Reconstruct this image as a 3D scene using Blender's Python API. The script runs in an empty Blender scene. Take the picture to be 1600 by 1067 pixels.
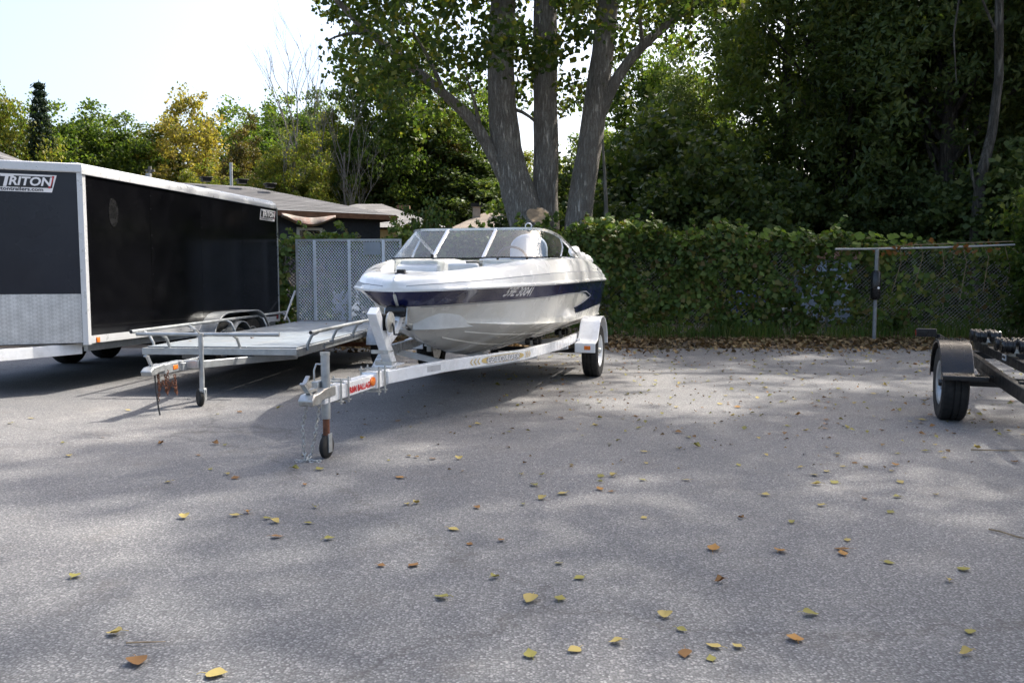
import bpy, math, random
import numpy as np
from mathutils import Vector, Matrix, Quaternion

S = bpy.context.scene
COL = S.collection
RAD = math.radians

# ------------------------------------------------------------------ camera
cam_d = bpy.data.cameras.new('camera')
cam_d.sensor_width = 36.0
cam_d.lens = 29.05
cam_d.clip_start = 0.05
cam_d.clip_end = 1500
cam = bpy.data.objects.new('camera', cam_d)
COL.objects.link(cam)
cam.location = (0, 0, 1.27)
cam.rotation_euler = (RAD(90 - 4.495), 0, 0)
S.camera = cam

# ------------------------------------------------------------------ daylight
SUN_EL, SUN_AZ = 50.0, 52.0          # azimuth measured to the right of straight ahead (+Y)
world = bpy.data.worlds.new('World')
S.world = world
world.use_nodes = True
wn = world.node_tree
bg = wn.nodes['Background']
sky = wn.nodes.new('ShaderNodeTexSky')
sky.sky_type = 'NISHITA'
sky.sun_disc = False
sky.sun_elevation = RAD(SUN_EL)
sky.sun_rotation = RAD(SUN_AZ)
sky.air_density = 1.0
sky.dust_density = 5.5
sky.ozone_density = 1.0
wn.links.new(sky.outputs[0], bg.inputs[0])
bg.inputs[1].default_value = 0.15
sun_d = bpy.data.lights.new('sun', 'SUN')
sun_d.energy = 3.2
sun_d.angle = RAD(0.7)
sun_d.color = (1.0, 0.94, 0.85)
sun = bpy.data.objects.new('sun', sun_d)
COL.objects.link(sun)
sdir = Vector((math.sin(RAD(SUN_AZ)) * math.cos(RAD(SUN_EL)), math.cos(RAD(SUN_AZ)) * math.cos(RAD(SUN_EL)), math.sin(RAD(SUN_EL))))
sun.rotation_euler = sdir.to_track_quat('Z', 'Y').to_euler()
sun.location = sdir * 60

S.render.engine = 'CYCLES'
S.cycles.use_denoising = True
S.cycles.max_bounces = 7
S.cycles.diffuse_bounces = 3
S.cycles.glossy_bounces = 3
S.cycles.transmission_bounces = 4
S.cycles.transparent_max_bounces = 10
S.cycles.sample_clamp_indirect = 6
S.cycles.caustics_reflective = False
S.cycles.caustics_refractive = False
S.view_settings.view_transform = 'Standard'
S.view_settings.look = 'None'
S.view_settings.exposure = 1.45
S.view_settings.gamma = 1
S.view_settings.use_curve_mapping = False

# ------------------------------------------------------------------ materials
def nodes(name):
    m = bpy.data.materials.new(name)
    m.use_nodes = True
    nt = m.node_tree
    return m, nt, nt.nodes['Principled BSDF']

def L(nt, a, b):
    nt.links.new(a, b)

def mixc(nt, fac, a, b, mode='MIX'):
    n = nt.nodes.new('ShaderNodeMix')
    n.data_type = 'RGBA'
    n.blend_type = mode
    for sock, v in ((n.inputs[0], fac), (n.inputs[6], a), (n.inputs[7], b)):
        if isinstance(v, (int, float)):
            sock.default_value = v
        elif isinstance(v, tuple):
            sock.default_value = (*v, 1) if len(v) == 3 else v
        else:
            L(nt, v, sock)
    return n.outputs[2]

def tex(nt, kind, scale, detail=2, coord='Object', rough=0.5, vec=None):
    n = nt.nodes.new('ShaderNodeTex' + kind)
    if 'Scale' in n.inputs:
        n.inputs['Scale'].default_value = scale
    if kind == 'Noise':
        n.inputs['Detail'].default_value = detail
        n.inputs['Roughness'].default_value = rough
    if vec is None:
        t = nt.nodes.new('ShaderNodeTexCoord')
        vec = t.outputs[coord]
    L(nt, vec, n.inputs['Vector'])
    return n

def ramp(nt, src, stops):
    r = nt.nodes.new('ShaderNodeValToRGB')
    e = r.color_ramp.elements
    while len(e) < len(stops):
        e.new(0.5)
    for k, (p, c) in enumerate(stops):
        e[k].position = p
        e[k].color = (*c, 1) if len(c) == 3 else c
    L(nt, src, r.inputs[0])
    return r.outputs[0]

def g(v):
    return (v, v, v)

def bump(nt, b, src, strength=0.3, dist=0.01):
    n = nt.nodes.new('ShaderNodeBump')
    n.inputs['Strength'].default_value = strength
    n.inputs['Distance'].default_value = dist
    L(nt, src, n.inputs['Height'])
    L(nt, n.outputs[0], b.inputs['Normal'])

def mat(name, col, rough=0.5, metal=0.0, var=0.15, vs=6.0, bs=0.0, bscale=60, coat=0.0, rvar=0.12, dirt=None, ds=3.0, damt=0.5, spec=0.5):
    """plain surface with mottled tone, uneven gloss, optional dirt blotches"""
    m, nt, b = nodes(name)
    n1 = tex(nt, 'Noise', vs, 5, rough=0.65)
    lo = tuple(c * (1 - var) for c in col)
    hi = tuple(min(1, c * (1 + var)) for c in col)
    c = ramp(nt, n1.outputs[0], [(0.3, lo), (0.7, hi)])
    if dirt is not None:
        n2 = tex(nt, 'Noise', ds, 8, rough=0.7)
        f = ramp(nt, n2.outputs[0], [(0.48, g(0)), (0.72, g(damt))])
        c = mixc(nt, f, c, dirt)
    L(nt, c, b.inputs['Base Color'])
    n3 = tex(nt, 'Noise', vs * 2.3, 4)
    L(nt, ramp(nt, n3.outputs[0], [(0.3, g(max(0.03, rough - rvar))), (0.7, g(min(1, rough + rvar)))]), b.inputs['Roughness'])
    b.inputs['Metallic'].default_value = metal
    b.inputs['Specular IOR Level'].default_value = spec
    b.inputs['Coat Weight'].default_value = coat
    if bs > 0:
        n4 = tex(nt, 'Noise', bscale, 4)
        bump(nt, b, n4.outputs[0], bs, 0.004)
    return m

def leafmat(name, cols, transl=0.5, rough=0.45, tint=None, spec=0.22):
    """leaf: every blade its own tone, light passing through it"""
    m, nt, b = nodes(name)
    geo = nt.nodes.new('ShaderNodeNewGeometry')
    n = len(cols)
    c = ramp(nt, geo.outputs['Random Per Island'], [(k / max(1, n - 1), cols[k]) for k in range(n)])
    nz = tex(nt, 'Noise', 0.45, 3)
    c = mixc(nt, 1.0, c, ramp(nt, nz.outputs[0], [(0.28, (0.58, 0.64, 0.6)), (0.72, (1.42, 1.34, 1.12))]), 'MULTIPLY')  # broad noise brightens and darkens clumps in colour, standing in for sunlit clusters
    L(nt, c, b.inputs['Base Color'])
    b.inputs['Roughness'].default_value = max(.5, rough)
    b.inputs['Specular IOR Level'].default_value = spec
    t = nt.nodes.new('ShaderNodeBsdfTranslucent')
    L(nt, mixc(nt, 1.0, c, tint or (1.3, 1.4, 0.6), 'MULTIPLY'), t.inputs[0])
    mx = nt.nodes.new('ShaderNodeMixShader')
    mx.inputs[0].default_value = transl
    L(nt, b.outputs[0], mx.inputs[1])
    L(nt, t.outputs[0], mx.inputs[2])
    L(nt, mx.outputs[0], nt.nodes['Material Output'].inputs[0])
    return m

def asphalt():
    m, nt, b = nodes('asphalt')
    tc = nt.nodes.new('ShaderNodeTexCoord')
    o = tc.outputs['Object']
    warp = tex(nt, 'Noise', 40, 2, vec=o)
    add = nt.nodes.new('ShaderNodeVectorMath'); add.operation = 'MULTIPLY_ADD'
    L(nt, warp.outputs['Color'], add.inputs[0]); add.inputs[1].default_value = (0.012, 0.012, 0); L(nt, o, add.inputs[2])
    v = nt.nodes.new('ShaderNodeTexVoronoi'); v.inputs['Scale'].default_value = 104
    L(nt, add.outputs[0], v.inputs['Vector'])
    sep = nt.nodes.new('ShaderNodeSeparateColor'); L(nt, v.outputs['Color'], sep.inputs[0])
    stone = ramp(nt, sep.outputs[0], [(0.0, (0.134, 0.134, 0.137)), (0.42, (0.180, 0.180, 0.183)), (0.75, (0.224, 0.223, 0.224)), (1.0, (0.33, 0.327, 0.323))])
    gap = ramp(nt, v.outputs['Distance'], [(0.35, g(0)), (0.72, g(1))])
    c = mixc(nt, gap, stone, (0.100, 0.100, 0.103))
    v2 = nt.nodes.new('ShaderNodeTexVoronoi'); v2.inputs['Scale'].default_value = 31
    L(nt, add.outputs[0], v2.inputs['Vector'])
    sep2 = nt.nodes.new('ShaderNodeSeparateColor'); L(nt, v2.outputs['Color'], sep2.inputs[0])
    big = ramp(nt, sep2.outputs[1], [(0.90, g(0)), (0.93, g(1))])
    inner = ramp(nt, v2.outputs['Distance'], [(0.16, g(0.75)), (0.3, g(0))])
    c = mixc(nt, mixc(nt, 1.0, big, inner, 'MULTIPLY'), c, (0.33, 0.32, 0.31))
    n1 = tex(nt, 'Noise', 0.55, 6, vec=o, rough=0.6)
    c = mixc(nt, 1.0, c, ramp(nt, n1.outputs[0], [(0.3, (0.80, 0.81, 0.82)), (0.7, (1.16, 1.14, 1.11))]), 'MULTIPLY')
    n2 = tex(nt, 'Noise', 2.6, 7, vec=o, rough=0.7)
    c = mixc(nt, ramp(nt, n2.outputs[0], [(0.56, g(0)), (0.74, g(0.45))]), c, (0.125, 0.112, 0.10))   # old oil and dirt stains
    n3 = tex(nt, 'Noise', 1.1, 8, vec=o, rough=0.75)
    c = mixc(nt, ramp(nt, n3.outputs[0], [(0.58, g(0)), (0.75, g(0.3))]), c, (0.36, 0.345, 0.32))   # pale dusty wear
    n4 = tex(nt, 'Noise', 0.16, 4, vec=o, rough=0.5)        # old overlay patches in a slightly different mix
    c = mixc(nt, 1.0, c, ramp(nt, n4.outputs[0], [(0.44, (0.86, 0.87, 0.88)), (0.52, (1.05, 1.04, 1.02))]), 'MULTIPLY')
    wv = nt.nodes.new('ShaderNodeTexVoronoi'); wv.feature = 'DISTANCE_TO_EDGE'; wv.inputs['Scale'].default_value = 0.22
    wa = nt.nodes.new('ShaderNodeVectorMath'); wa.operation = 'MULTIPLY_ADD'
    L(nt, n2.outputs['Color'], wa.inputs[0]); wa.inputs[1].default_value = (0.7, 0.7, 0); L(nt, o, wa.inputs[2]); L(nt, wa.outputs[0], wv.inputs['Vector'])
    c = mixc(nt, ramp(nt, wv.outputs['Distance'], [(0.0, g(0.55)), (0.0022, g(0))]), c, (0.06, 0.056, 0.052))   # hairline cracks
    L(nt, c, b.inputs['Base Color'])
    b.inputs['Roughness'].default_value = 0.82
    b.inputs['Specular IOR Level'].default_value = 0.35
    h = ramp(nt, v.outputs['Distance'], [(0.0, g(1)), (0.8, g(0))])
    hh = mixc(nt, 0.5, h, stone)
    bump(nt, b, hh, 0.5, 0.005)
    return m

def bark(name, lo, hi, scale=9):
    m, nt, b = nodes(name)
    tc = nt.nodes.new('ShaderNodeTexCoord')
    mp = nt.nodes.new('ShaderNodeMapping'); mp.inputs['Scale'].default_value = (1, 1, 0.13)
    L(nt, tc.outputs['Object'], mp.inputs[0])
    n = tex(nt, 'Noise', scale * 1.7, 7, vec=mp.outputs[0], rough=0.7)
    v = nt.nodes.new('ShaderNodeTexVoronoi'); v.inputs['Scale'].default_value = scale; v.feature = 'DISTANCE_TO_EDGE'
    ad = nt.nodes.new('ShaderNodeVectorMath'); ad.operation = 'MULTIPLY_ADD'
    L(nt, n.outputs['Color'], ad.inputs[0]); ad.inputs[1].default_value = (0.22, 0.22, 0.10); L(nt, mp.outputs[0], ad.inputs[2])
    L(nt, ad.outputs[0], v.inputs['Vector'])
    c = ramp(nt, v.outputs['Distance'], [(0.0, lo), (0.17, hi)])
    n2 = tex(nt, 'Noise', 2.2, 5)
    c = mixc(nt, 1.0, c, ramp(nt, n2.outputs[0], [(0.3, g(0.7)), (0.7, g(1.2))]), 'MULTIPLY')
    c = mixc(nt, ramp(nt, n.outputs[0], [(0.35, g(0.5)), (0.65, g(0))]), c, lo)
    L(nt, c, b.inputs['Base Color'])
    b.inputs['Roughness'].default_value = 0.9
    h = mixc(nt, 0.35, ramp(nt, v.outputs['Distance'], [(0.0, g(0)), (0.3, g(1))]), n.outputs['Color'])
    bump(nt, b, h, 1.0, 0.06)
    return m

def shingle(name, c1, c2):
    m, nt, b = nodes(name)
    n = tex(nt, 'Noise', 1.1, 5); n2 = tex(nt, 'Noise', 30, 3)
    geo = nt.nodes.new('ShaderNodeNewGeometry')
    c = ramp(nt, n.outputs[0], [(0.3, c1), (0.7, c2)])
    c = mixc(nt, 1.0, c, ramp(nt, geo.outputs['Random Per Island'], [(0, g(0.78)), (1, g(1.2))]), 'MULTIPLY')
    c = mixc(nt, 1.0, c, ramp(nt, n2.outputs[0], [(0.3, g(0.8)), (0.7, g(1.2))]), 'MULTIPLY')
    L(nt, c, b.inputs['Base Color']); b.inputs['Roughness'].default_value = 0.9
    return m

def diamond_plate():
    m, nt, b = nodes('diamond_plate')
    tc = nt.nodes.new('ShaderNodeTexCoord')
    mp = nt.nodes.new('ShaderNodeMapping'); mp.inputs['Rotation'].default_value = (0, RAD(45), 0)
    L(nt, tc.outputs['Object'], mp.inputs[0])
    ch = nt.nodes.new('ShaderNodeTexChecker'); ch.inputs['Scale'].default_value = 32
    L(nt, mp.outputs[0], ch.inputs['Vector'])
    n = tex(nt, 'Noise', 7, 5)
    c = mixc(nt, 1.0, ramp(nt, n.outputs[0], [(0.3, g(0.50)), (0.7, g(0.66))]), ramp(nt, ch.outputs['Fac'], [(0, g(0.85)), (1, g(1.0))]), 'MULTIPLY')
    L(nt, c, b.inputs['Base Color'])
    b.inputs['Metallic'].default_value = 0.85
    b.inputs['Roughness'].default_value = 0.42
    bump(nt, b, ch.outputs['Fac'], 0.5, 0.003)
    return m

def glassmat(name, tint, gloss=0.09, haze=0.1):
    m, nt, b = nodes(name)
    nt.nodes.remove(b)
    tr = nt.nodes.new('ShaderNodeBsdfTransparent'); tr.inputs[0].default_value = (*tint, 1)
    gl = nt.nodes.new('ShaderNodeBsdfGlossy'); gl.inputs['Roughness'].default_value = 0.03
    lw = nt.nodes.new('ShaderNodeLayerWeight'); lw.inputs[0].default_value = 0.5
    pw = nt.nodes.new('ShaderNodeMath'); pw.operation = 'POWER'; pw.inputs[1].default_value = 4.0
    L(nt, lw.outputs['Facing'], pw.inputs[0])
    fr = nt.nodes.new('ShaderNodeMath'); fr.operation = 'MULTIPLY_ADD'; fr.inputs[1].default_value = 0.85; fr.inputs[2].default_value = 0.07
    L(nt, pw.outputs[0], fr.inputs[0])
    mx = nt.nodes.new('ShaderNodeMixShader')
    L(nt, fr.outputs[0], mx.inputs[0]); L(nt, tr.outputs[0], mx.inputs[1]); L(nt, gl.outputs[0], mx.inputs[2])
    df = nt.nodes.new('ShaderNodeBsdfDiffuse'); df.inputs[0].default_value = (0.75, 0.77, 0.76, 1)
    n = tex(nt, 'Noise', 3.0, 6, rough=0.7)
    m2 = nt.nodes.new('ShaderNodeMixShader')
    L(nt, ramp(nt, n.outputs[0], [(0.35, g(haze * 0.4)), (0.75, g(haze * 2.0))]), m2.inputs[0])
    L(nt, mx.outputs[0], m2.inputs[1]); L(nt, df.outputs[0], m2.inputs[2])
    L(nt, m2.outputs[0], nt.nodes['Material Output'].inputs[0])
    return m

M = dict(
    asphalt=asphalt(),
    soil=mat('soil', (0.07, 0.055, 0.04), 0.95, var=0.4, vs=1.5, bs=0.8, bscale=25),
    gel_white=mat('white_gelcoat', (0.80, 0.80, 0.78), 0.22, var=0.05, vs=2, coat=0.4, dirt=(0.55, 0.52, 0.45), ds=2.5, damt=0.35),
    gel_hull=mat('hull_gelcoat', (0.80, 0.785, 0.73), 0.25, var=0.06, vs=1.6, coat=0.4, dirt=(0.50, 0.46, 0.34), ds=1.7, damt=0.4),
    gel_blue=mat('navy_gelcoat', (0.008, 0.011, 0.060), 0.18, var=0.2, vs=2, coat=0.5),
    liner=mat('cockpit_liner', (0.62, 0.63, 0.62), 0.5, var=0.1, vs=9, dirt=(0.4, 0.4, 0.38), ds=4),
    vinyl=mat('grey_vinyl', (0.50, 0.53, 0.56), 0.45, var=0.08),
    canvas=mat('white_canvas', (0.72, 0.72, 0.71), 0.85, var=0.08, bs=0.3, bscale=40),
    alu=mat('anodised_aluminium', (0.72, 0.73, 0.74), 0.32, 0.9, var=0.08),
    alu_trim=mat('white_aluminium_trim', (0.60, 0.61, 0.62), 0.35, 0.25, var=0.06, dirt=(0.5, 0.5, 0.48), ds=3, damt=0.3),
    galv=mat('galvanised_steel', (0.38, 0.40, 0.41), 0.45, 0.55, var=0.22, vs=9, dirt=(0.33, 0.32, 0.30), ds=5, damt=0.5),
    galv_deck=mat('galvanised_deck', (0.265, 0.30, 0.33), 0.55, 0.35, var=0.18, vs=5, dirt=(0.30, 0.29, 0.27), ds=2.2, damt=0.6),
    steel=mat('zinc_steel', (0.45, 0.46, 0.45), 0.4, 0.7, var=0.25, vs=14, dirt=(0.25, 0.2, 0.15), ds=9, damt=0.7),
    galv_dull=mat('dull_galvanised', (0.21, 0.22, 0.225), 0.55, 0.3, var=0.25, vs=9, dirt=(0.16, 0.15, 0.13), ds=5, damt=0.5),
    galv_bright=mat('bright_galvanised', (0.60, 0.64, 0.68), 0.45, 0.2, var=0.1),
    rust=mat('rusty_steel', (0.16, 0.065, 0.035), 0.85, 0.1, var=0.4, vs=20, bs=0.4),
    white_paint=mat('white_trailer_paint', (0.80, 0.81, 0.82), 0.28, var=0.05, coat=0.3, dirt=(0.52, 0.49, 0.43), ds=4, damt=0.4),
    black_gloss=mat('black_panel', (0.003, 0.003, 0.004), 0.13, var=0.3, vs=1.2, rvar=0.03, dirt=(0.009, 0.009, 0.010), ds=1.5, damt=0.5, spec=0.2),
    navy_front=mat('charcoal_front_panel', (0.012, 0.015, 0.024), 0.28, var=0.2, vs=0.8, rvar=0.05, dirt=(0.03, 0.034, 0.042), ds=1.2, damt=0.4, spec=0.38),
    black_paint=mat('black_frame_paint', (0.007, 0.007, 0.008), 0.42, var=0.3, dirt=(0.04, 0.037, 0.034), ds=6, damt=0.2, spec=0.35),
    black_plastic=mat('black_plastic', (0.008, 0.008, 0.009), 0.30, var=0.2, dirt=(0.03, 0.03, 0.028), ds=5, damt=0.08, spec=0.5),
    rubber=mat('tyre_rubber', (0.011, 0.011, 0.011), 0.8, var=0.3, vs=12, bs=0.2, bscale=80, dirt=(0.05, 0.045, 0.038), ds=6, damt=0.35),
    diamond=diamond_plate(),
    amber=mat('amber_lens', (0.75, 0.17, 0.01), 0.2, var=0.15, vs=30, coat=0.4),
    red=mat('red_print', (0.55, 0.02, 0.02), 0.4),
    red_lens=mat('red_lens', (0.28, 0.01, 0.01), 0.2, coat=0.4),
    print_white=mat('white_print', (0.82, 0.80, 0.79), 0.4, var=0.04),
    print_black=mat('black_print', (0.012, 0.012, 0.014), 0.4),
    print_silver=mat('silver_print', (0.48, 0.49, 0.51), 0.35, 0.3),
    print_gold=mat('gold_print', (0.60, 0.45, 0.18), 0.45, 0.1),
    print_grey=mat('grey_print', (0.30, 0.31, 0.33), 0.5),
    glass=glassmat('windshield_glass', (0.86, 0.90, 0.88), haze=0.03),
    pane=glassmat('window_pane', (0.25, 0.27, 0.28), haze=0.02),
    bark=bark('poplar_bark', (0.24, 0.21, 0.18), (0.56, 0.52, 0.46), 15),
    bark_dark=bark('dark_bark', (0.035, 0.03, 0.026), (0.12, 0.105, 0.09), 10),
    bark_mid=bark('grey_bark', (0.06, 0.055, 0.047), (0.17, 0.158, 0.135), 10),
    bark_pale=bark('pale_bark', (0.14, 0.13, 0.11), (0.36, 0.34, 0.30), 10),
    cutwood=mat('cut_wood', (0.42, 0.30, 0.19), 0.9, var=0.3, vs=14, dirt=(0.2, 0.13, 0.08), ds=5, damt=0.7),
    roof_dark=shingle('charcoal_shingles', (0.068, 0.068, 0.070), (0.10, 0.10, 0.103)),
    roof_grey=shingle('grey_shingles', (0.14, 0.137, 0.13), (0.20, 0.195, 0.187)),
    roof_tan=shingle('tan_shingles', (0.17, 0.14, 0.115), (0.23, 0.195, 0.16)),
    wall_dark=mat('charcoal_siding', (0.022, 0.026, 0.036), 0.7, var=0.2),
    wall_yellow=mat('yellow_siding', (0.36, 0.27, 0.11), 0.8, var=0.15),
    wall_tan=mat('tan_siding', (0.3, 0.25, 0.2), 0.8),
    wood_brown=mat('brown_fascia', (0.17, 0.085, 0.05), 0.8, var=0.3, vs=8),
    sag=mat('torn_soffit', (0.27, 0.235, 0.21), 0.8, var=0.2, dirt=(0.35, 0.08, 0.04), ds=4, damt=0.8),
    frame_white=mat('window_frame_paint', (0.6, 0.58, 0.54), 0.6),
    tarp=mat('blue_tarp', (0.03, 0.07, 0.26), 0.5, var=0.3, vs=10),
    paleblue=mat('weathered_pale_blue', (0.36, 0.42, 0.52), 0.7, var=0.25, vs=3, dirt=(0.2, 0.19, 0.17), ds=3, damt=0.7),
    board_white=mat('old_white_board', (0.6, 0.6, 0.57), 0.7, var=0.15),
    pinkish=mat('faded_brick_red', (0.42, 0.24, 0.2), 0.8, var=0.2),
    twig=mat('dry_twig', (0.24, 0.18, 0.11), 0.9, var=0.3, vs=20),
    leaf_poplar=leafmat('poplar_leaf', [(0.04, 0.065, 0.024), (0.056, 0.092, 0.028), (0.078, 0.12, 0.032), (0.105, 0.14, 0.034), (0.18, 0.16, 0.035)], 0.42, 0.4),
    leaf_vine=leafmat('vine_leaf', [(0.038, 0.066, 0.024), (0.06, 0.102, 0.03), (0.086, 0.142, 0.038), (0.118, 0.17, 0.045), (0.066, 0.108, 0.033), (0.16, 0.18, 0.05), (0.11, 0.075, 0.038)], 0.34, 0.42),
    leaf_vine_sunlit=leafmat('sunlit_vine_leaf', [(0.12, 0.20, 0.035), (0.18, 0.25, 0.05), (0.10, 0.18, 0.035)], 0.5, 0.42),  # vine leaf in brighter greens, sunlight on the top leaves put into the colour
    leaf_dry=leafmat('withered_leaf', [(0.16, 0.07, 0.025), (0.24, 0.12, 0.04), (0.10, 0.05, 0.025)], 0.35, 0.7, (1.2, 0.9, 0.6)),
    leaf_dark=leafmat('dark_leaf', [(0.042, 0.070, 0.030), (0.062, 0.098, 0.036), (0.088, 0.122, 0.044), (0.115, 0.138, 0.05)], 0.36, 0.42, (1.2, 1.25, 0.5)),
    leaf_wood=leafmat('wood_leaf', [(0.065, 0.10, 0.034), (0.09, 0.13, 0.042), (0.12, 0.155, 0.05), (0.15, 0.16, 0.055)], 0.42, 0.42, (1.2, 1.3, 0.5)),
    leaf_mid=leafmat('green_leaf', [(0.04, 0.074, 0.022), (0.06, 0.10, 0.028), (0.085, 0.12, 0.034), (0.12, 0.14, 0.04)], 0.55, 0.45, (1.6, 1.7, 0.65)),
    leaf_yellow=leafmat('turning_leaf', [(0.08, 0.12, 0.03), (0.12, 0.155, 0.035), (0.17, 0.18, 0.04), (0.22, 0.19, 0.045), (0.09, 0.13, 0.03)], 0.5),
    leaf_gold=leafmat('golden_leaf', [(0.20, 0.18, 0.055), (0.27, 0.215, 0.065), (0.15, 0.155, 0.045), (0.30, 0.21, 0.07)], 0.5),
    leaf_rust=leafmat('rusty_leaf', [(0.10, 0.075, 0.028), (0.12, 0.09, 0.034), (0.07, 0.085, 0.025)], 0.4),
    leaf_spruce=leafmat('spruce_needles', [(0.014, 0.028, 0.018), (0.022, 0.042, 0.024)], 0.15, 0.6),
    grass=leafmat('grass_blades', [(0.035, 0.075, 0.016), (0.055, 0.105, 0.022), (0.09, 0.14, 0.035), (0.14, 0.13, 0.05)], 0.4, 0.6),
    litter=leafmat('leaf_litter', [(0.13, 0.085, 0.05), (0.20, 0.135, 0.075), (0.08, 0.055, 0.036), (0.27, 0.19, 0.11), (0.15, 0.12, 0.06)], 0.1, 0.75, (1, 0.8, 0.5)),
    fall_yellow=leafmat('yellow_fallen_leaf', [(0.34, 0.27, 0.10), (0.40, 0.32, 0.13), (0.29, 0.21, 0.07)], 0.12, 0.6, (1, 0.9, 0.4)),
    fall_olive=leafmat('olive_fallen_leaf', [(0.22, 0.20, 0.06), (0.27, 0.25, 0.08)], 0.12, 0.6, (1, 1, 0.4)),
    fall_brown=leafmat('brown_fallen_leaf', [(0.17, 0.09, 0.04), (0.23, 0.13, 0.06)], 0.08, 0.75, (1, 0.7, 0.4)),
    fall_orange=leafmat('orange_fallen_leaf', [(0.33, 0.18, 0.06), (0.28, 0.15, 0.05)], 0.1, 0.65, (1, 0.8, 0.4)),
)

# ------------------------------------------------------------------ mesh helpers
class MB:
    """collects shapes and links them as ONE mesh object"""
    def __init__(s):
        s.v, s.f = [], []
    def add(s, vs, fs):
        o = len(s.v)
        s.v += [tuple(p) for p in vs]
        s.f += [tuple(o + i for i in q) for q in fs]
        return s
    def box(s, c, d, rot=None):
        x, y, z = (q / 2 for q in d)
        vs = [Vector((sx * x, sy * y, sz * z)) for sz in (-1, 1) for sy in (-1, 1) for sx in (-1, 1)]
        if rot is not None:
            vs = [rot @ q for q in vs]
        vs = [q + Vector(c) for q in vs]
        return s.add(vs, [(0, 2, 3, 1), (4, 5, 7, 6), (0, 1, 5, 4), (2, 6, 7, 3), (0, 4, 6, 2), (1, 3, 7, 5)])
    def beam(s, p, q, w, h, up=(0, 0, 1)):
        p, q = Vector(p), Vector(q)
        d = (q - p).normalized()
        r = d.cross(Vector(up)).normalized()
        u = r.cross(d).normalized()
        vs = [e + r * (a * w / 2) + u * (b * h / 2) for e in (p, q) for a, b in ((-1, -1), (1, -1), (1, 1), (-1, 1))]
        return s.add(vs, [(0, 1, 2, 3), (7, 6, 5, 4), (0, 4, 5, 1), (1, 5, 6, 2), (2, 6, 7, 3), (3, 7, 4, 0)])
    def tube(s, pts, r, seg=10, caps=True):
        pts = [Vector(p) for p in pts]
        n = len(pts)
        rs = r if isinstance(r, (list, tuple)) else [r] * n
        d0 = (pts[1] - pts[0]).normalized()
        a = d0.orthogonal().normalized()
        vs, fs = [], []
        prev = d0
        for k in range(n):
            d = (pts[min(k + 1, n - 1)] - pts[max(k - 1, 0)]).normalized()
            a = prev.rotation_difference(d) @ a
            a = (a - d * a.dot(d)).normalized()
            b = d.cross(a)
            prev = d
            for j in range(seg):
                t = 2 * math.pi * j / seg
                vs.append(pts[k] + (a * math.cos(t) + b * math.sin(t)) * rs[k])
        for k in range(n - 1):
            for j in range(seg):
                j2 = (j + 1) % seg
                fs.append((k * seg + j, k * seg + j2, (k + 1) * seg + j2, (k + 1) * seg + j))
        if caps:
            fs.append(tuple(range(seg))[::-1])
            fs.append(tuple((n - 1) * seg + j for j in range(seg)))
        return s.add(vs, fs)
    def rtube(s, pts, w, h, up=(0, 0, 1)):
        """rectangular tube along a polyline, mitred at the bends"""
        pts = [Vector(p) for p in pts]
        n = len(pts)
        vs, fs = [], []
        for k in range(n):
            d = (pts[min(k + 1, n - 1)] - pts[max(k - 1, 0)]).normalized()
            r = d.cross(Vector(up)).normalized()
            u = r.cross(d)
            vs += [pts[k] + r * (a * w / 2) + u * (b * h / 2) for a, b in ((-1, -1), (1, -1), (1, 1), (-1, 1))]
        for k in range(n - 1):
            for j in range(4):
                fs.append((k * 4 + j, (k + 1) * 4 + j, (k + 1) * 4 + (j + 1) % 4, k * 4 + (j + 1) % 4))
        fs += [(0, 1, 2, 3), tuple((n - 1) * 4 + j for j in (3, 2, 1, 0))]
        return s.add(vs, fs)
    def lathe(s, prof, c, axis='X', seg=32):
        """prof: (radius, offset along axis)"""
        vs, fs = [], []
        for r, o in prof:
            for j in range(seg):
                t = 2 * math.pi * j / seg
                a, b = r * math.cos(t), r * math.sin(t)
                p = {'X': (o, a, b), 'Y': (a, o, b), 'Z': (a, b, o)}[axis]
                vs.append((p[0] + c[0], p[1] + c[1], p[2] + c[2]))
        for k in range(len(prof) - 1):
            for j in range(seg):
                j2 = (j + 1) % seg
                fs.append((k * seg + j, k * seg + j2, (k + 1) * seg + j2, (k + 1) * seg + j))
        if prof[0][0] > 1e-6:
            fs.append(tuple(range(seg))[::-1])
        if prof[-1][0] > 1e-6:
            fs.append(tuple((len(prof) - 1) * seg + j for j in range(seg)))
        return s.add(vs, fs)
    def prism(s, poly, a, b, axis='X'):
        """polygon extruded along an axis; poly gives the other two coordinates"""
        n = len(poly)
        def P(q, o):
            return {'X': (o, q[0], q[1]), 'Y': (q[0], o, q[1]), 'Z': (q[0], q[1], o)}[axis]
        vs = [P(q, a) for q in poly] + [P(q, b) for q in poly]
        fs = [tuple(range(n))[::-1], tuple(range(n, 2 * n))]
        fs += [(j, (j + 1) % n, n + (j + 1) % n, n + j) for j in range(n)]
        return s.add(vs, fs)
    def grid(s, rows, close=False):
        n = len(rows[0])
        vs = [p for r in rows for p in r]
        fs = []
        for k in range(len(rows) - 1):
            for j in range(n if close else n - 1):
                j2 = (j + 1) % n
                fs.append((k * n + j, k * n + j2, (k + 1) * n + j2, (k + 1) * n + j))
        return s.add(vs, fs)
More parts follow.
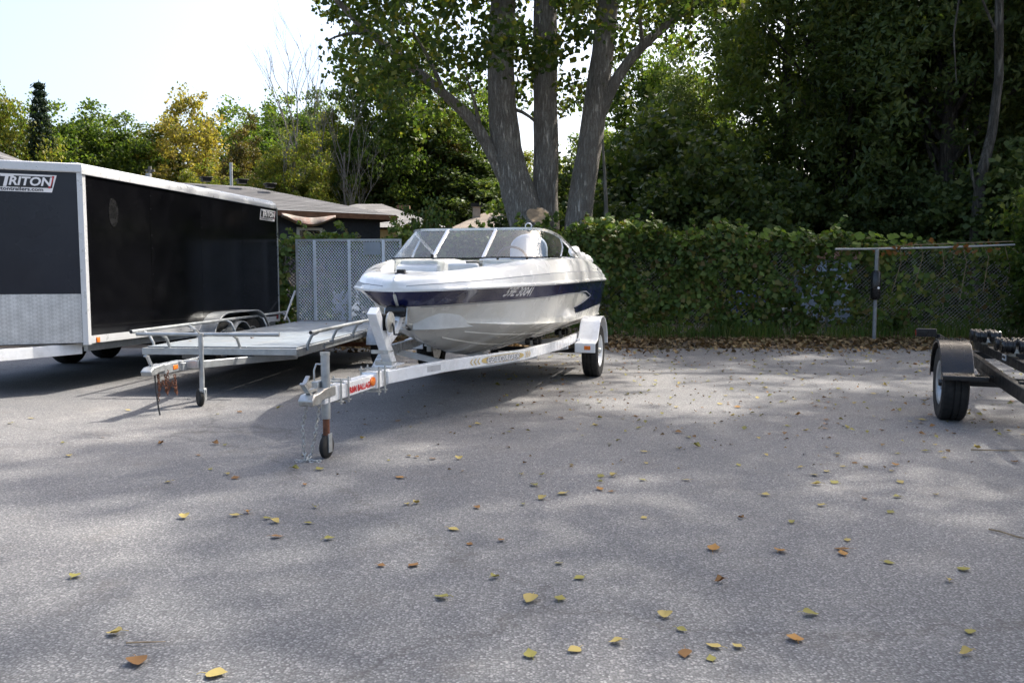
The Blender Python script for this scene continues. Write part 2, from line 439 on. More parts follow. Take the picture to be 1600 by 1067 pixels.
    def mesh(s, name, m, smooth=35):
        me = bpy.data.meshes.new(name)
        me.from_pydata(s.v, [], s.f)
        me.materials.append(M[m] if isinstance(m, str) else m)
        import bmesh
        bm = bmesh.new(); bm.from_mesh(me)
        if name in ('hull', 'deck'): bmesh.ops.remove_doubles(bm, verts=bm.verts, dist=2e-5); bmesh.ops.dissolve_degenerate(bm, edges=bm.edges, dist=1e-5)
        bmesh.ops.recalc_face_normals(bm, faces=bm.faces)
        bm.to_mesh(me); bm.free()
        if smooth:
            me.polygons.foreach_set('use_smooth', [True] * len(me.polygons))
            me.set_sharp_from_angle(angle=RAD(smooth))
        return me
    SMALL = {'post_bolts', 'wheel_nuts', 'rivets', 'script_mark', 'hull_rollers', 'safety_chain', 'fender_ribs', 'floor_beam', 'floor_joists', 'deck_joists', 'leaf_spring', 'u_bolt', 'stems', 'roller_bracket', 'wheel_fork', 'jack_crank', 'fender_bracket', 'lettering', 'web_lettering', 'dealer_lettering', 'registration_number', 'block', 'roller_arm', 'coupler_latch', 'fronds'}
    def build(s, name, m, parent=None, loc=None, rot=None, smooth=35, bevel=0, solid=0, label=None):
        o = bpy.data.objects.new(name, s.mesh(name, m, smooth))
        COL.objects.link(o)
        o.parent = parent
        if loc is not None: o.location = loc
        if rot is not None: o.rotation_euler = rot
        if solid:
            md = o.modifiers.new('thickness', 'SOLIDIFY'); md.thickness = solid; md.offset = -1
        if bevel:
            md = o.modifiers.new('edges', 'BEVEL'); md.width = bevel; md.segments = 2; md.limit_method = 'ANGLE'; md.angle_limit = RAD(40)
        if label: o['label'] = label
        if name in MB.SMALL and parent is not None: o['kind'] = 'stuff'
        return o

def tag(o, label=None, cat=None, group=None, kind=None):
    for k, v in (('label', label), ('category', cat), ('group', group), ('kind', kind)):
        if v: o[k] = v
    return o

def thing(name, loc, heading, label, cat, group=None):
    """Empty at a thing's base; heading in degrees to the right of straight ahead, local +Y runs that way"""
    o = bpy.data.objects.new(name, None)
    COL.objects.link(o)
    o.location = loc
    o.rotation_euler = (0, 0, -RAD(heading))
    o.empty_display_size = 0.2
    return tag(o, label, cat, group)

def link(name, me, parent=None, loc=(0, 0, 0), rot=(0, 0, 0), scale=1.0):
    o = bpy.data.objects.new(name, me)
    COL.objects.link(o)
    o.parent = parent
    o.location = loc
    o.rotation_euler = rot
    o.scale = scale if isinstance(scale, (tuple, list)) else (scale,) * 3
    return o

def copy_tree(o, parent=None):
    c = o.copy()
    COL.objects.link(c)
    if parent is not None: c.parent = parent
    for ch in list(o.children):
        copy_tree(ch, c)
    return c

def text_verts(s, size, shear=0.0, offset=0.0, space=1.0, align='LEFT', sx=1.0):
    """lettering as flat outline geometry: verts (x, y), faces"""
    cu = bpy.data.curves.new('lettering', 'FONT')
    cu.body = s; cu.size = size; cu.shear = shear; cu.offset = offset; cu.space_character = space
    cu.align_x = align; cu.resolution_u = 3
    ob = bpy.data.objects.new('lettering', cu)
    COL.objects.link(ob)
    dg = bpy.context.evaluated_depsgraph_get()
    dg.update()
    me = ob.evaluated_get(dg).to_mesh()
    v = [(p.co.x * sx, p.co.y) for p in me.vertices]
    f = [tuple(p.vertices) for p in me.polygons]
    ob.evaluated_get(dg).to_mesh_clear()
    bpy.data.objects.remove(ob)
    bpy.data.curves.remove(cu)
    return v, f

def text_part(name, s, size, m, parent, origin, xdir, ydir, lift=0.004, **kw):
    v, f = text_verts(s, size, **kw)
    X, Y = Vector(xdir).normalized(), Vector(ydir).normalized()
    N = X.cross(Y)
    O = Vector(origin) + N * lift
    mb = MB(); mb.add([O + X * a + Y * b for a, b in v], f)
    return mb.build(name, m, parent, smooth=0)

def poly_part(name, poly, m, parent, origin, xdir, ydir, lift=0.003, th=0.0):
    X, Y = Vector(xdir).normalized(), Vector(ydir).normalized()
    N = X.cross(Y)
    O = Vector(origin) + N * lift
    mb = MB(); mb.add([O + X * a + Y * b for a, b in poly], [tuple(range(len(poly)))])
    return mb.build(name, m, parent, smooth=0)

def npmesh(name, V, F, m, smooth=False):
    """fast mesh from arrays, all faces with the same number of corners"""
    V = np.asarray(V, np.float32); F = np.asarray(F, np.int32)
    me = bpy.data.meshes.new(name)
    me.vertices.add(len(V)); me.vertices.foreach_set('co', V.ravel())
    k = F.shape[1]
    me.loops.add(F.size); me.loops.foreach_set('vertex_index', F.ravel())
    me.polygons.add(len(F))
    me.polygons.foreach_set('loop_start', np.arange(0, F.size, k, dtype=np.int32))
    me.materials.append(M[m] if isinstance(m, str) else m)
    me.update(calc_edges=True)
    if smooth: me.polygons.foreach_set('use_smooth', [True] * len(F))
    return me

def leaf_arrays(P, size, rng, up=0.3, normal=None, aspect=0.8, fold=0.25, jit=0.35):
    """one folded blade (two triangles) per point"""
    n = len(P)
    N = rng.normal(size=(n, 3))
    N /= np.linalg.norm(N, axis=1, keepdims=True)
    if normal is not None: N = N * 0.75 + normal
    N[:, 2] += up
    N /= np.linalg.norm(N, axis=1, keepdims=True) + 1e-9
    T = rng.normal(size=(n, 3)); T[:, 2] -= 0.6
    T -= N * (T * N).sum(1, keepdims=True)
    T /= np.linalg.norm(T, axis=1, keepdims=True) + 1e-9
    B = np.cross(N, T)
    s = (size * (1 + rng.uniform(-jit, jit, n)))[:, None]
    a = P - T * s * 0.5
    b = P + B * s * 0.5 * aspect - T * s * 0.08 + N * s * fold * 0.5
    c = P + T * s * 0.5
    d = P - B * s * 0.5 * aspect - T * s * 0.08 + N * s * fold * 0.5
    V = np.stack([a, b, c, d], 1).reshape(-1, 3)
    i = np.arange(n)[:, None] * 4
    F = np.concatenate([i + np.array([[0, 1, 2]]), i + np.array([[0, 2, 3]])], 1).reshape(-1, 3)
    return V, F
# ------------------------------------------------------------------ shared vehicle pieces
def wheel(parent, c, R, w, side, rim_r, rim_mat='galv', holes=True, hub='black_plastic', rimoff=0.42):
    """tyre with tread grooves > pressed steel rim > hub cap; side = +1 or -1, the way the wheel faces"""
    s = side
    mb = MB()
    prof = [(rim_r - 0.004, -.36 * w), (rim_r + .012, -.44 * w), (R * .80, -.5 * w), (R * .93, -.485 * w), (R * .985, -.42 * w)]
    for a in (-.36, -.13, .10):
        prof += [(R, a * w), (R, (a + .17) * w), (R - .009, (a + .18) * w), (R - .009, (a + .22) * w)] if a < .1 else [(R, a * w), (R, .36 * w)]
    prof += [(R * .985, .42 * w), (R * .93, .485 * w), (R * .80, .5 * w), (rim_r + .012, .44 * w), (rim_r - .004, .36 * w)]
    mb.lathe([(r, o * s) for r, o in prof], c, 'X', 40)
    mb.f = [q for q in mb.f if len(q) == 4]
    t = mb.build('tyre', 'rubber', parent, smooth=28)
    mb = MB()
    rp = [(rim_r - .02, -.38 * w), (rim_r - .025, 0), (rim_r - .012, .36 * w), (rim_r + .012, .43 * w), (rim_r + .004, .445 * w), (rim_r - .016, .40 * w), (rim_r - .028, .27 * w),
          (rim_r - .05, .16 * w), (rim_r - .085, .18 * w), (.082, .25 * w), (.07, .27 * w), (.045, .27 * w), (0.0, .27 * w)]
    seg = 40
    n0 = len(mb.v)
    mb.lathe([(r, o * s) for r, o in rp], c, 'X', seg)
    if holes:
        keep = []
        for i, q in enumerate(mb.f):
            k, j = divmod(i, seg)
            if k == 8 and j % 8 in (2, 3, 4): continue
            keep.append(q)
        mb.f = keep
    rim = mb.build('rim', rim_mat, t, smooth=40)
    mb = MB()
    mb.lathe([(.036, .24 * w * s), (.036, .40 * w * s), (.028, .46 * w * s), (0, .47 * w * s)], c, 'X', 18)
    mb.build('hub_cap', hub, t)
    mb = MB()
    for k in range(5):
        a = 2 * math.pi * k / 5
        cc = (c[0], c[1] + .057 * math.cos(a), c[2] + .057 * math.sin(a))
        mb.lathe([(.010, .25 * w * s), (.010, .36 * w * s), (0, .37 * w * s)], cc, 'X', 6)
    o = mb.build('wheel_nuts', 'steel', t)
    return t

def chain(mb, pts, link=.034, r=.0042):
    """real links, each turned a quarter from the last"""
    P = [Vector(p) for p in pts]
    segs = [(a, b, (b - a).length) for a, b in zip(P, P[1:])]
    tot = sum(q[2] for q in segs)
    n = int(tot / (link * .72))
    for k in range(n):
        d = (k + .5) / n * tot
        for a, b, l in segs:
            if d <= l: break
            d -= l
        c = a.lerp(b, d / l); t = (b - a).normalized()
        u = t.orthogonal().normalized()
        u = Quaternion(t, k * math.pi / 2 + .3) @ u
        ring = [c + t * (math.cos(q) * link / 2) + u * (math.sin(q) * link * .3) for q in [2 * math.pi * j / 8 for j in range(9)]]
        mb.tube(ring, r, 4, caps=False)

# ------------------------------------------------------------------ boat trailer
BT_LOC, BT_H = (-.02, 10.75, 0), 14.5
bt = thing('boat_trailer', BT_LOC, BT_H, 'white painted single axle boat trailer carrying the white and navy motorboat', 'trailer')
RAILS = [(.055, -4.22, .455), (.30, -3.55, .483), (.74, -2.38, .488), (.86, -1.2, .488), (.92, -.62, .515), (.92, 1.25, .53)]
for s in (-1, 1):
    mb = MB()
    mb.rtube([(s * x, y, z) for x, y, z in RAILS], .055, .105)
    rl = mb.build('frame_rail', 'white_paint', bt, smooth=40, bevel=.006)
    if s == 1: right_rail = rl
mb = MB(); mb.rtube([(0, -5.255, .442), (0, -4.15, .452)], .095, .105)
tongue = mb.build('tongue', 'white_paint', bt, bevel=.006)
mb = MB(); mb.rtube([(0, -4.42, .452), (0, -4.0, .462)], .125, .128); mb.build('tongue_sleeve', 'white_paint', bt, bevel=.006)
for y0 in (-4.40, -4.28, -4.91, -5.03):
    mb = MB()
    w, h = (.15, .155) if y0 > -4.6 else (.118, .13)
    for dx in (-w / 2, w / 2):
        mb.tube([(dx, y0, .45 - h * .72), (dx, y0, .45 + h * .72)], .0075, 8)
    mb.box((0, y0, .45 + h * .55), (w + .03, .03, .008)); mb.box((0, y0, .45 - h * .55), (w + .03, .03, .008))
    mb.build('u_bolt', 'steel', bt)
# coupler
mb = MB()
mb.prism([(-5.440, .40), (-5.450, .44), (-5.410, .475), (-5.330, .48), (-5.260, .50), (-5.100, .505), (-5.100, .435), (-5.300, .425), (-5.340, .40)], -.055, .055)
cp = mb.build('coupler', 'steel', bt, bevel=.008)
mb = MB(); mb.beam((0, -5.380, .47), (0, -5.480, .56), .035, .016); mb.beam((0, -5.300, .50), (0, -5.420, .50), .03, .02); mb.beam((0, -5.460, .545), (0, -5.400, .60), .028, .014)
mb.build('coupler_latch', 'steel', cp)
# jack
jk = MB().tube([(.02, -5.190, .28), (.02, -5.190, .725)], .031, 14).build('jack_tube', 'galv', bt)
MB().tube([(.02, -5.190, .725), (.02, -5.190, .745)], .035, 14).build('jack_cap', 'steel', jk)
MB().tube([(.02, -5.190, .10), (.02, -5.190, .30)], .024, 12).build('jack_leg', 'rust', jk)
mb = MB(); mb.tube([(-.01, -5.190, .66), (-.05, -5.190, .66), (-.055, -5.210, .62), (-.055, -5.210, .54)], .007, 8); mb.build('jack_crank', 'steel', jk)
mb = MB(); mb.box((-.03, -5.190, .47), (.05, .13, .15)); mb.build('jack_bracket', 'steel', bt, bevel=.005)
mb = MB()
for dx in (-.028, .028): mb.box((.02 + dx, -5.190, .11), (.008, .05, .13))
mb.build('wheel_fork', 'galv', jk)
mb = MB(); mb.lathe([(.0, -.022), (.07, -.022), (.084, -.012), (.084, .012), (.07, .022), (0, .022)], (.02, -5.190, .084), 'X', 24); mb.build('jack_wheel', 'rubber', jk, smooth=40)
mb = MB()
chain(mb, [(-.05, -5.320, .42), (-.09, -5.320, .25), (-.085, -5.320, .08), (-.07, -5.330, .02), (-.02, -5.350, .012), (.05, -5.340, .012)])
chain(mb, [(.03, -5.300, .40), (.0, -5.310, .2), (-.035, -5.310, .05), (-.05, -5.360, .012), (-.12, -5.380, .012)])
mb.build('safety_chain', 'steel', bt)
# winch post
wp = MB().rtube([(0, -3.96, .50), (0, -4.33, 1.0)], .08, .09, up=(0, -1, 0)).build('winch_post', 'white_paint', bt, bevel=.006)
mb = MB(); mb.box((.0, -4.0, .535), (.15, .28, .014)); mb.build('post_foot', 'white_paint', wp, bevel=.003)
mb = MB(); mb.rtube([(0, -4.16, .70), (0, -3.93, .80), (0, -3.80, .93)], .07, .07); mb.build('post_arm', 'white_paint', wp, bevel=.005)
mb = MB()
for dz in (0, .10):
    for dx in (-.06, .06): mb.tube([(dx, -4.20 + dz * .75, .66 - dz), (dx, -4.07 + dz * .75, .66 - dz)], .007, 8)
    mb.box((0, -4.205 + dz * .75, .66 - dz), (.15, .008, .03))
mb.build('post_bolts', 'steel', wp)
wn_ = MB()
wn_.box((.0, -4.16, .90), (.10, .15, .13))
wn_.lathe([(.05, -.05), (.05, .05)], (0, -4.15, .90), 'X', 18)
w_ = wn_.build('winch', 'black_paint', wp, bevel=.006)
mb = MB(); mb.lathe([(.085, 0), (.085, .012), (.07, .016), (.03, .02), (.0, .03)], (.065, -4.15, .90), 'X', 26); mb.build('winch_gear', 'steel', w_, smooth=30)
mb = MB(); mb.tube([(.085, -4.15, .90), (.11, -4.15, .90), (.115, -4.14, 1.0), (.13, -4.14, 1.0)][:1] + [(.10, -4.15, .86), (.105, -4.15, .80), (.16, -4.15, .80)], .009, 8); mb.build('winch_handle', 'black_plastic', w_)
mb = MB(); mb.beam((0, -4.13, .93), (0, -3.72, .865), .05, .004); mb.build('winch_strap', 'black_plastic', w_, smooth=0)
mb = MB(); mb.lathe([(.0, -.09), (.04, -.09), (.055, -.05), (.042, 0), (.055, .05), (.04, .09), (0, .09)], (0, -3.84, .975), 'X', 18); mb.build('bow_roller', 'black_plastic', wp)
mb = MB()
for dx in (-.10, .10): mb.beam((dx, -3.86, .86), (dx, -3.83, 1.0), .012, .05)
mb.build('roller_bracket', 'steel', wp)
# cross members, axle, bunk rollers
for y, xe, zc in ((-1.9, .79, .30), (-.75, .90, .29), (1.0, .92, .33)):
    mb = MB(); mb.rtube([(-xe, y, .44), (-.25, y, zc + .03), (0, y, zc), (.25, y, zc + .03), (xe, y, .44)], .065, .06); cm = mb.build('cross_member', 'white_paint', bt, bevel=.004)
    mb = MB(); mb.lathe([(0, -.05), (.03, -.05), (.018, 0), (.03, .05), (0, .05)], (0, y, zc + .062), 'X', 14); mb.build('keel_roller', 'black_plastic', cm)
for s in (-1, 1):
    for y, x, z in ((-1.35, .62, .50), (.3, .62, .50)):
        mb = MB(); mb.beam((x * s, y, .40), (x * s, y, .52), .05, .07, up=(0, 1, 0)); mb.box((x * s, y, .535), (.03, .20, .04)); b_ = mb.build('roller_arm', 'steel', bt)
        mb = MB()
        for dy in (-.09, .09):
            for dx in (-.045, .045): mb.lathe([(0, -.025), (.036, -.025), (.042, 0), (.036, .025), (0, .025)], (x * s + dx, y + dy, .545), 'X', 14)
        mb.build('hull_rollers', 'black_plastic', b_)
MB().beam((-1.0, 0, .33), (1.0, 0, .33), .06, .06).build('axle', 'black_paint', bt)
for s in (-1, 1):
    mb = MB()
    for k, (dy, dz) in enumerate(((0, .375), (0, .39), (0, .405))): mb.rtube([(.86 * s, -.36 + k * .06, .43 - k * .005), (.86 * s, -.15, dz), (.86 * s, .15, dz), (.86 * s, .36 - k * .06, .43 - k * .005)], .045, .009)
    mb.build('leaf_spring', 'black_paint', bt)
    wheel(bt, (1.09 * s, 0, .33), .33, .205, s, .19, 'white_paint', hub='steel')
    # stepped fender: flat toe, sloping face, rounded crown
    out = [(-.66, .36), (-.66, .475), (-.50, .485), (-.43, .52), (-.27, .70), (-.20, .745), (-.08, .77), (.06, .77), (.19, .74), (.29, .68), (.37, .59), (.42, .48), (.42, .40)]
    inn = [(.405, .40), (.405, .475), (.355, .58), (.28, .665), (.18, .722), (.06, .752), (-.08, .752), (-.19, .73), (-.26, .685), (-.42, .50), (-.50, .47), (-.645, .46), (-.645, .36)]
    mb = MB(); mb.prism(out + inn, .965 * s, 1.215 * s); fd = mb.build('fender', 'white_paint', bt, smooth=30, bevel=.008)
    mb = MB(); mb.prism([(-.43, .50), (-.27, .70), (-.08, .765), (.06, .765), (.19, .735), (.29, .675), (.37, .585), (.41, .48), (.33, .45), (0.0, .45), (-.36, .45)], .968 * s, .978 * s); mb.build('inner_skirt', 'white_paint', fd)
    mb = MB(); mb.box((1.12 * s, -.664, .42), (.075, .012, .045)); mb.build('marker_light', 'amber', fd, bevel=.004)
    mb = MB(); mb.beam((.93 * s, -.45, .50), (1.0 * s, -.45, .50), .05, .03); mb.beam((.93 * s, .35, .5), (1.0 * s, .35, .5), .05, .03); mb.build('fender_bracket', 'white_paint', fd)
# print on the frame
def on_rail(u, v, p0=Vector((.30 + .0285, -3.55, .483)), p1=Vector((.74 + .0285, -2.38, .488))):
    L0 = (p1 - p0).length
    if u > L0:
        q = Vector((.86 + .0278, -1.2, .488)); d = (q - p1).normalized(); n = d.cross(Vector((0, 0, 1)))
        return p1 + d * (u - L0) + Vector((0, 0, v)) + n * .004
    d = (p1 - p0).normalized(); n = d.cross(Vector((0, 0, 1)))
    return p0 + d * u + Vector((0, 0, v)) + n * .0035
def rail_part(name, v, f, m, par, du=0, dv=0, lift=0):
    mb = MB(); n = (Vector((.44, 1.17, 0)).normalized()).cross(Vector((0, 0, 1)))
    mb.add([on_rail(a + du, b + dv) + n * lift for a, b in v], f); return mb.build(name, m, par, smooth=0)
DC = .88
ov = [(DC + .35 * math.copysign(abs(math.cos(t)) ** .7, math.cos(t)), .036 * math.copysign(abs(math.sin(t)) ** .8, math.sin(t))) for t in [2 * math.pi * k / 28 for k in range(28)]]
dec = rail_part('logo_decal', ov, [tuple(range(28))], 'print_gold', right_rail)
ov2 = [(DC + (a - DC) * .80, b * .80) for a, b in ov]
rail_part('logo_oval', ov2, [tuple(range(28))], 'print_silver', dec, lift=.0015)
v, f = text_verts('EZ LOADER', .080, shear=.25, offset=.0035, align='CENTER', sx=1.28); rail_part('lettering', v, f, 'print_black', dec, DC + .002, -.0305, .003)
v, f = text_verts('EZ LOADER', .080, shear=.25, offset=.0010, align='CENTER', sx=1.28); rail_part('lettering', v, f, 'print_white', dec, DC - .002, -.0285, .0045)
for k in range(3):
    for sg in (-1, 1):
        u = DC + sg * (.385 + .055 * k)
        if sg == 1: u -= .005
        rail_part('chevron', [(u, -.03), (u + .018, -.03), (u + .018 + sg * .03, 0), (u + .018, .03), (u, .03), (u + sg * .03, 0)], [(0, 1, 2, 5), (5, 2, 3, 4)], 'print_gold', dec)
v = [(-.24, -.03), (-.06, -.03), (-.06, .022), (-.24, .022)]
rail_part('data_plate', v, [(0, 1, 2, 3)], 'print_silver', right_rail)
text_part('dealer_lettering', 'R&M BALLAGH', .062, 'red', tongue, (.0475, -4.875, .416), (0, 1, 0), (0, 0, 1), .003, offset=.0026, sx=1.0, space=.97)
mb = MB(); mb.lathe([(.036, 0), (.036, .008), (.03, .012), (0, .013)], (.0, 0, 0), 'X', 20)
mb.v = [(x, y * 1.35, z) for x, y, z in mb.v]
mb.build('amber_reflector', 'amber', tongue, (.0480, -4.465, .452))

# ------------------------------------------------------------------ motorboat
bo = thing('motorboat', BT_LOC, BT_H, 'white bowrider motorboat with navy side stripe and low windshield resting on a white trailer', 'boat')
I = np.interp
def w_(y): return float(I(y, [-3.90, -3.895, -3.88, -3.85, -3.80, -3.72, -3.5, -3.0, -2.5, -2.0, -1.0, 1.35], [0, .06, .125, .20, .285, .385, .545, .745, .885, .98, 1.04, 1.05]))
def zr_(y): return float(I(y, [-3.9, -3.5, -2.5, 0, 1.35], [1.150, 1.165, 1.185, 1.215, 1.225]))
def zk_raw(y): return float(I(y, [-3.89, -3.86, -3.80, -3.70, -3.55, -3.39, -3.2, -2.89, -2.4, -1.84, -1.0, 1.35], [1.12, 1.06, .985, .91, .815, .735, .665, .58, .485, .42, .385, .385]))
def xc_raw(y): return float(I(y, [-3.60, -3.52, -3.3, -3.0, -2.7, -2.5, -2.0, -1.0, 0, 1.35], [0, .04, .19, .43, .625, .725, .85, .92, .935, .94]))
def zc_raw(y): return max(zk_raw(y), float(I(y, [-3.62, -3.3, -3.0, -2.5, -1, 1.35], [.845, .838, .822, .785, .735, .72])))
def soft(fn, y):
    """fair the curve so that the plating has no knuckles"""
    d = max(0.0, min(.22, (y + 3.9) * .5, (1.36 - y) * .5))
    return sum(fn(y + d * q) * wt for q, wt in ((-1, 1), (-.67, 2), (-.33, 3), (0, 3), (.33, 3), (.67, 2), (1, 1))) / 15
def zk_(y): return soft(zk_raw, y)
def xc_(y): return soft(xc_raw, y)
def zc_(y): return max(zk_(y), zc_raw(y))
def side_(y, z):
    """half width of the hull side at height z"""
    t = (z - zc_(y)) / max(1e-4, zr_(y) - zc_(y))
    t = min(max(t, 0), 1)
    fl = float(I(y, [-3.8, -3.2, -2.5, 0], [.92, 1.08, 1.15, 1.0]))
    return xc_(y) + (w_(y) - .012 * min(1, w_(y) / .12) - xc_(y)) * t ** fl
YS = sorted(set([-3.8997, -3.898, -3.895, -3.89, -3.884, -3.876, -3.866] + list(np.linspace(-3.855, -3.2, 60)) + list(np.linspace(-3.2, 1.35, 40))))
for y_unused in (0,):
    mb = MB()
    rows = []
    for y in YS:
        zk, zc, xc, zr = zk_(y), zc_(y), xc_(y), zr_(y)
        half = []
        for t in np.linspace(0, 1, 7):
            half.append((xc * t, y, zk + (zc - zk) * (t ** 1.15)))
        half.append((xc + .022 * min(1, xc * 5), y, zc + .012))
        for t in np.linspace(.08, 1, 9):
            z = zc + (zr - zc) * t
            half.append((max(side_(y, z), .004 * t), y, z))
        rows.append([(-x, yy, z) for x, yy, z in half[::-1]] + half[1:])
    mb.grid(rows)
    last = (len(rows) - 1) * len(rows[0])
    mb.f.append(tuple(last + j for j in range(len(rows[0]))))
    hull = mb.build('hull', 'gel_hull', bo, smooth=48)
def hull_strip(name, s, cols, m, lift):
    """band on the hull side: cols = (y, z low, z high)"""
    mb = MB(); rows = []
    for y, a, b in cols:
        rows.append([(s * (side_(y, z) + (lift + (.004 if y < -3.6 else 0)) * min(1, w_(y) / .12)), y, z) for z in np.linspace(a, b, 6)])
    mb.grid(rows); return mb.build(name, m, hull, smooth=60)
lo_y, lo_z = [-3.9, -3.8, -3.5, -3.0, -2.5, -2.0, -1.2, -.75, -.4, -.1, .15], [1.01, 1.012, 1.022, 1.040, 1.054, 1.066, 1.082, 1.084, 1.078, 1.055, 1.005]
for s in (-1, 1):
    ys = [-3.8995, -3.898, -3.895, -3.889, -3.884, -3.876, -3.866] + list(np.linspace(-3.855, -3.2, 60)) + list(np.linspace(-3.1, .15, 34))
    st = hull_strip('navy_stripe', s, [(y, max(zk_(y) + .003, float(I(y, lo_y, lo_z))), zr_(y) - .001) for y in ys], 'gel_blue', .004)
    ys = list(np.linspace(.15, 1.345, 14))
    hull_strip('navy_stern_panel', s, [(y, float(I(y, [.15, 1.35], [.845, .89])), zr_(y) - .001) for y in ys], 'gel_blue', .004)
    ys = list(np.linspace(-.75, .15, 14))
    hull_strip('navy_barb', s, [(y, float(I(y, [-.75, -.62, -.55, .15], [.905, .88, .825, .845])), float(I(y, [-.75, -.4, -.1, .15], [.906, .925, .965, 1.0]))) for y in ys], 'gel_blue', .004)
    hull_strip('pinstripe', s, [(y, float(I(y, lo_y, lo_z)) - .014, float(I(y, lo_y, lo_z)) - .007) for y in np.linspace(-3.7, .10, 44)], 'print_grey', .005)
    hull_strip('silver_accent', s, [(y, float(I(y, [-.95, -.5, -.1, .35], [.893, .913, .955, 1.02])), float(I(y, [-.95, -.5, -.1, .35], [.895, .930, .985, 1.022]))) for y in np.linspace(-.95, .35, 14)], 'print_silver', .007)
    hull_strip('silver_accent', s, [(y, float(I(y, [-.55, -.1, .35], [1.085, 1.075, 1.018])), float(I(y, [-.55, -.1, .35], [1.088, 1.092, 1.021]))) for y in np.linspace(-.55, .35, 12)], 'print_silver', .007)
    v, f = text_verts('59E 30041', .118, shear=.30, offset=.0032, sx=.95)
    mb = MB(); mb.add([(s * (side_(-2.93 + (a if s > 0 else .60 - a), 1.085 + b) + .008), -2.93 + (a if s > 0 else .60 - a), 1.085 + b) for a, b in v], f)
    mb.build('registration_number', 'print_white', hull, smooth=0)
    for tt in (.38, .70):
        mb = MB(); rows = []
        for y in np.linspace(-3.25 + tt * .4, 1.3, 30):
            zk, zc, xc = zk_(y), zc_(y), xc_(y)
            def P(t, d): return (s * xc * t, y, zk + (zc - zk) * t ** 1.15 - d)
            rows.append([P(tt, -.003), P(tt + .03, .008), P(tt + .045, -.003)])
        mb.grid(rows); mb.build('lifting_strake', 'gel_hull', hull, smooth=20)
mb = MB(); mb.tube([(0, -3.66, .90), (0, -3.73, .88), (0, -3.72, .83), (0, -3.60, .82)], .008, 8); mb.build('bow_eye', 'alu', hull)
# deck
def zd_(y): return float(I(y, [-3.9, -3.86, -3.78, -3.5, -3.0, -2.5, -2.0, -1.0, 0, .7, 1.2, 1.35], [1.225, 1.245, 1.268, 1.305, 1.352, 1.405, 1.447, 1.488, 1.50, 1.475, 1.435, 1.40]))
def wi_(y): return min(float(I(y, [-3.56, -3.555, -3.52, -3.44, -3.2, -2.8, -2.4, -2.15, -1.0, .55, .56], [0, .12, .22, .31, .43, .555, .675, .73, .79, .79, 0])), max(0, w_(y) - .13)) if y > -3.56 else 0.0
DY = sorted(set([-3.9, -3.8995, -3.899, -3.897, -3.894, -3.889, -3.882, -3.872, -3.86, -3.845, -3.825] + list(np.linspace(-3.80, -3.56, 12)) + [-3.555, -3.545, -3.53, -3.51, -3.48, -3.44, -3.39, -3.34, -3.28] + list(np.linspace(-3.2, .55, 40)) + [.56, .7, .9, 1.1, 1.25, 1.35]))
for s in (-1, 1):
    mb = MB(); rows = []
    for y in DY:
        w, zr, zd = w_(y), zr_(y), zd_(y); h = zd - zr; wi = wi_(y); sc = min(1, w / .2)
        q = [(w - .03 * sc, zr - .008), (w + .004 * sc, zr - .010), (w + .012 * sc, zr + .002), (w + .010 * sc, zr + .012), (w - .012 * sc, zr + .03 * min(1, h * 12)), (w - .020 * sc, zr + .40 * h), (w - .034 * sc, zr + .415 * h),
             (w - .040 * sc, zr + .445 * h), (w - .062 * sc, zr + .74 * h), (w - .10 * sc, zr + .93 * h), (w - .155 * sc, zr + h), ((wi + max(wi, w - .155)) / 2, zr + h + .012), (wi, zd + (.004 if wi > 0 else .025))]
        rows.append([(s * max(0, x), y, z) for x, z in q])
    mb.grid(rows); dk = mb.build('deck', 'gel_white', bo, smooth=30)
    mb = MB(); rows = []
    for y in [q for q in DY if -3.557 < q < .552]:
        wi, zd = wi_(y), zd_(y)
        rows.append([(s * wi, y, zd + .004), (s * (wi - .012), y, zd - .012), (s * (wi - .03), y, zd - .10), (s * max(wi - .09, .0), y, .80), (0, y, .79)])
    mb.grid(rows); mb.build('cockpit_liner', 'liner', bo, smooth=40)
    ys_ = [y for y in DY if -3.885 < y < 1.3]
    mb = MB(); mb.grid([[(s * (w_(y) + .013 - (.034 * min(1, w_(y) / .2)) - .006 * min(1, w_(y) / .2)), y, zr_(y) + (zd_(y) - zr_(y)) * .427 - .003 + d) for d in (-.004, .008)] for y in ys_])
    mb.build('deck_line', 'print_grey', dk)
mb = MB()
for s in (-1, 1): pass
q = [(x, z) for x, z in ((-1.02, 1.19), (1.02, 1.19), (1.01, 1.28), (.94, 1.39), (-.94, 1.39), (-1.01, 1.28))]
mb.prism(q, 1.335, 1.352, 'Y'); mb.build('transom_cap', 'gel_white', bo)
mb = MB(); mb.box((0, 1.52, .62), (.20, .34, .50)); mb.box((0, 1.55, .36), (.05, .30, .25)); mb.box((0, 1.62, .50), (.38, .25, .02)); mb.build('stern_drive', 'black_plastic', bo, bevel=.03)
mb = MB(); mb.box((0, .95, 1.49), (1.25, .62, .09)); mb.build('sun_pad', 'vinyl', bo, bevel=.035)
mb = MB(); mb.box((0, -3.73, 1.312), (.07, .045, .035)); mb.box((0, -3.73, 1.297), (.10, .065, .012)); bl = mb.build('bow_light', 'black_plastic', bo, bevel=.008)
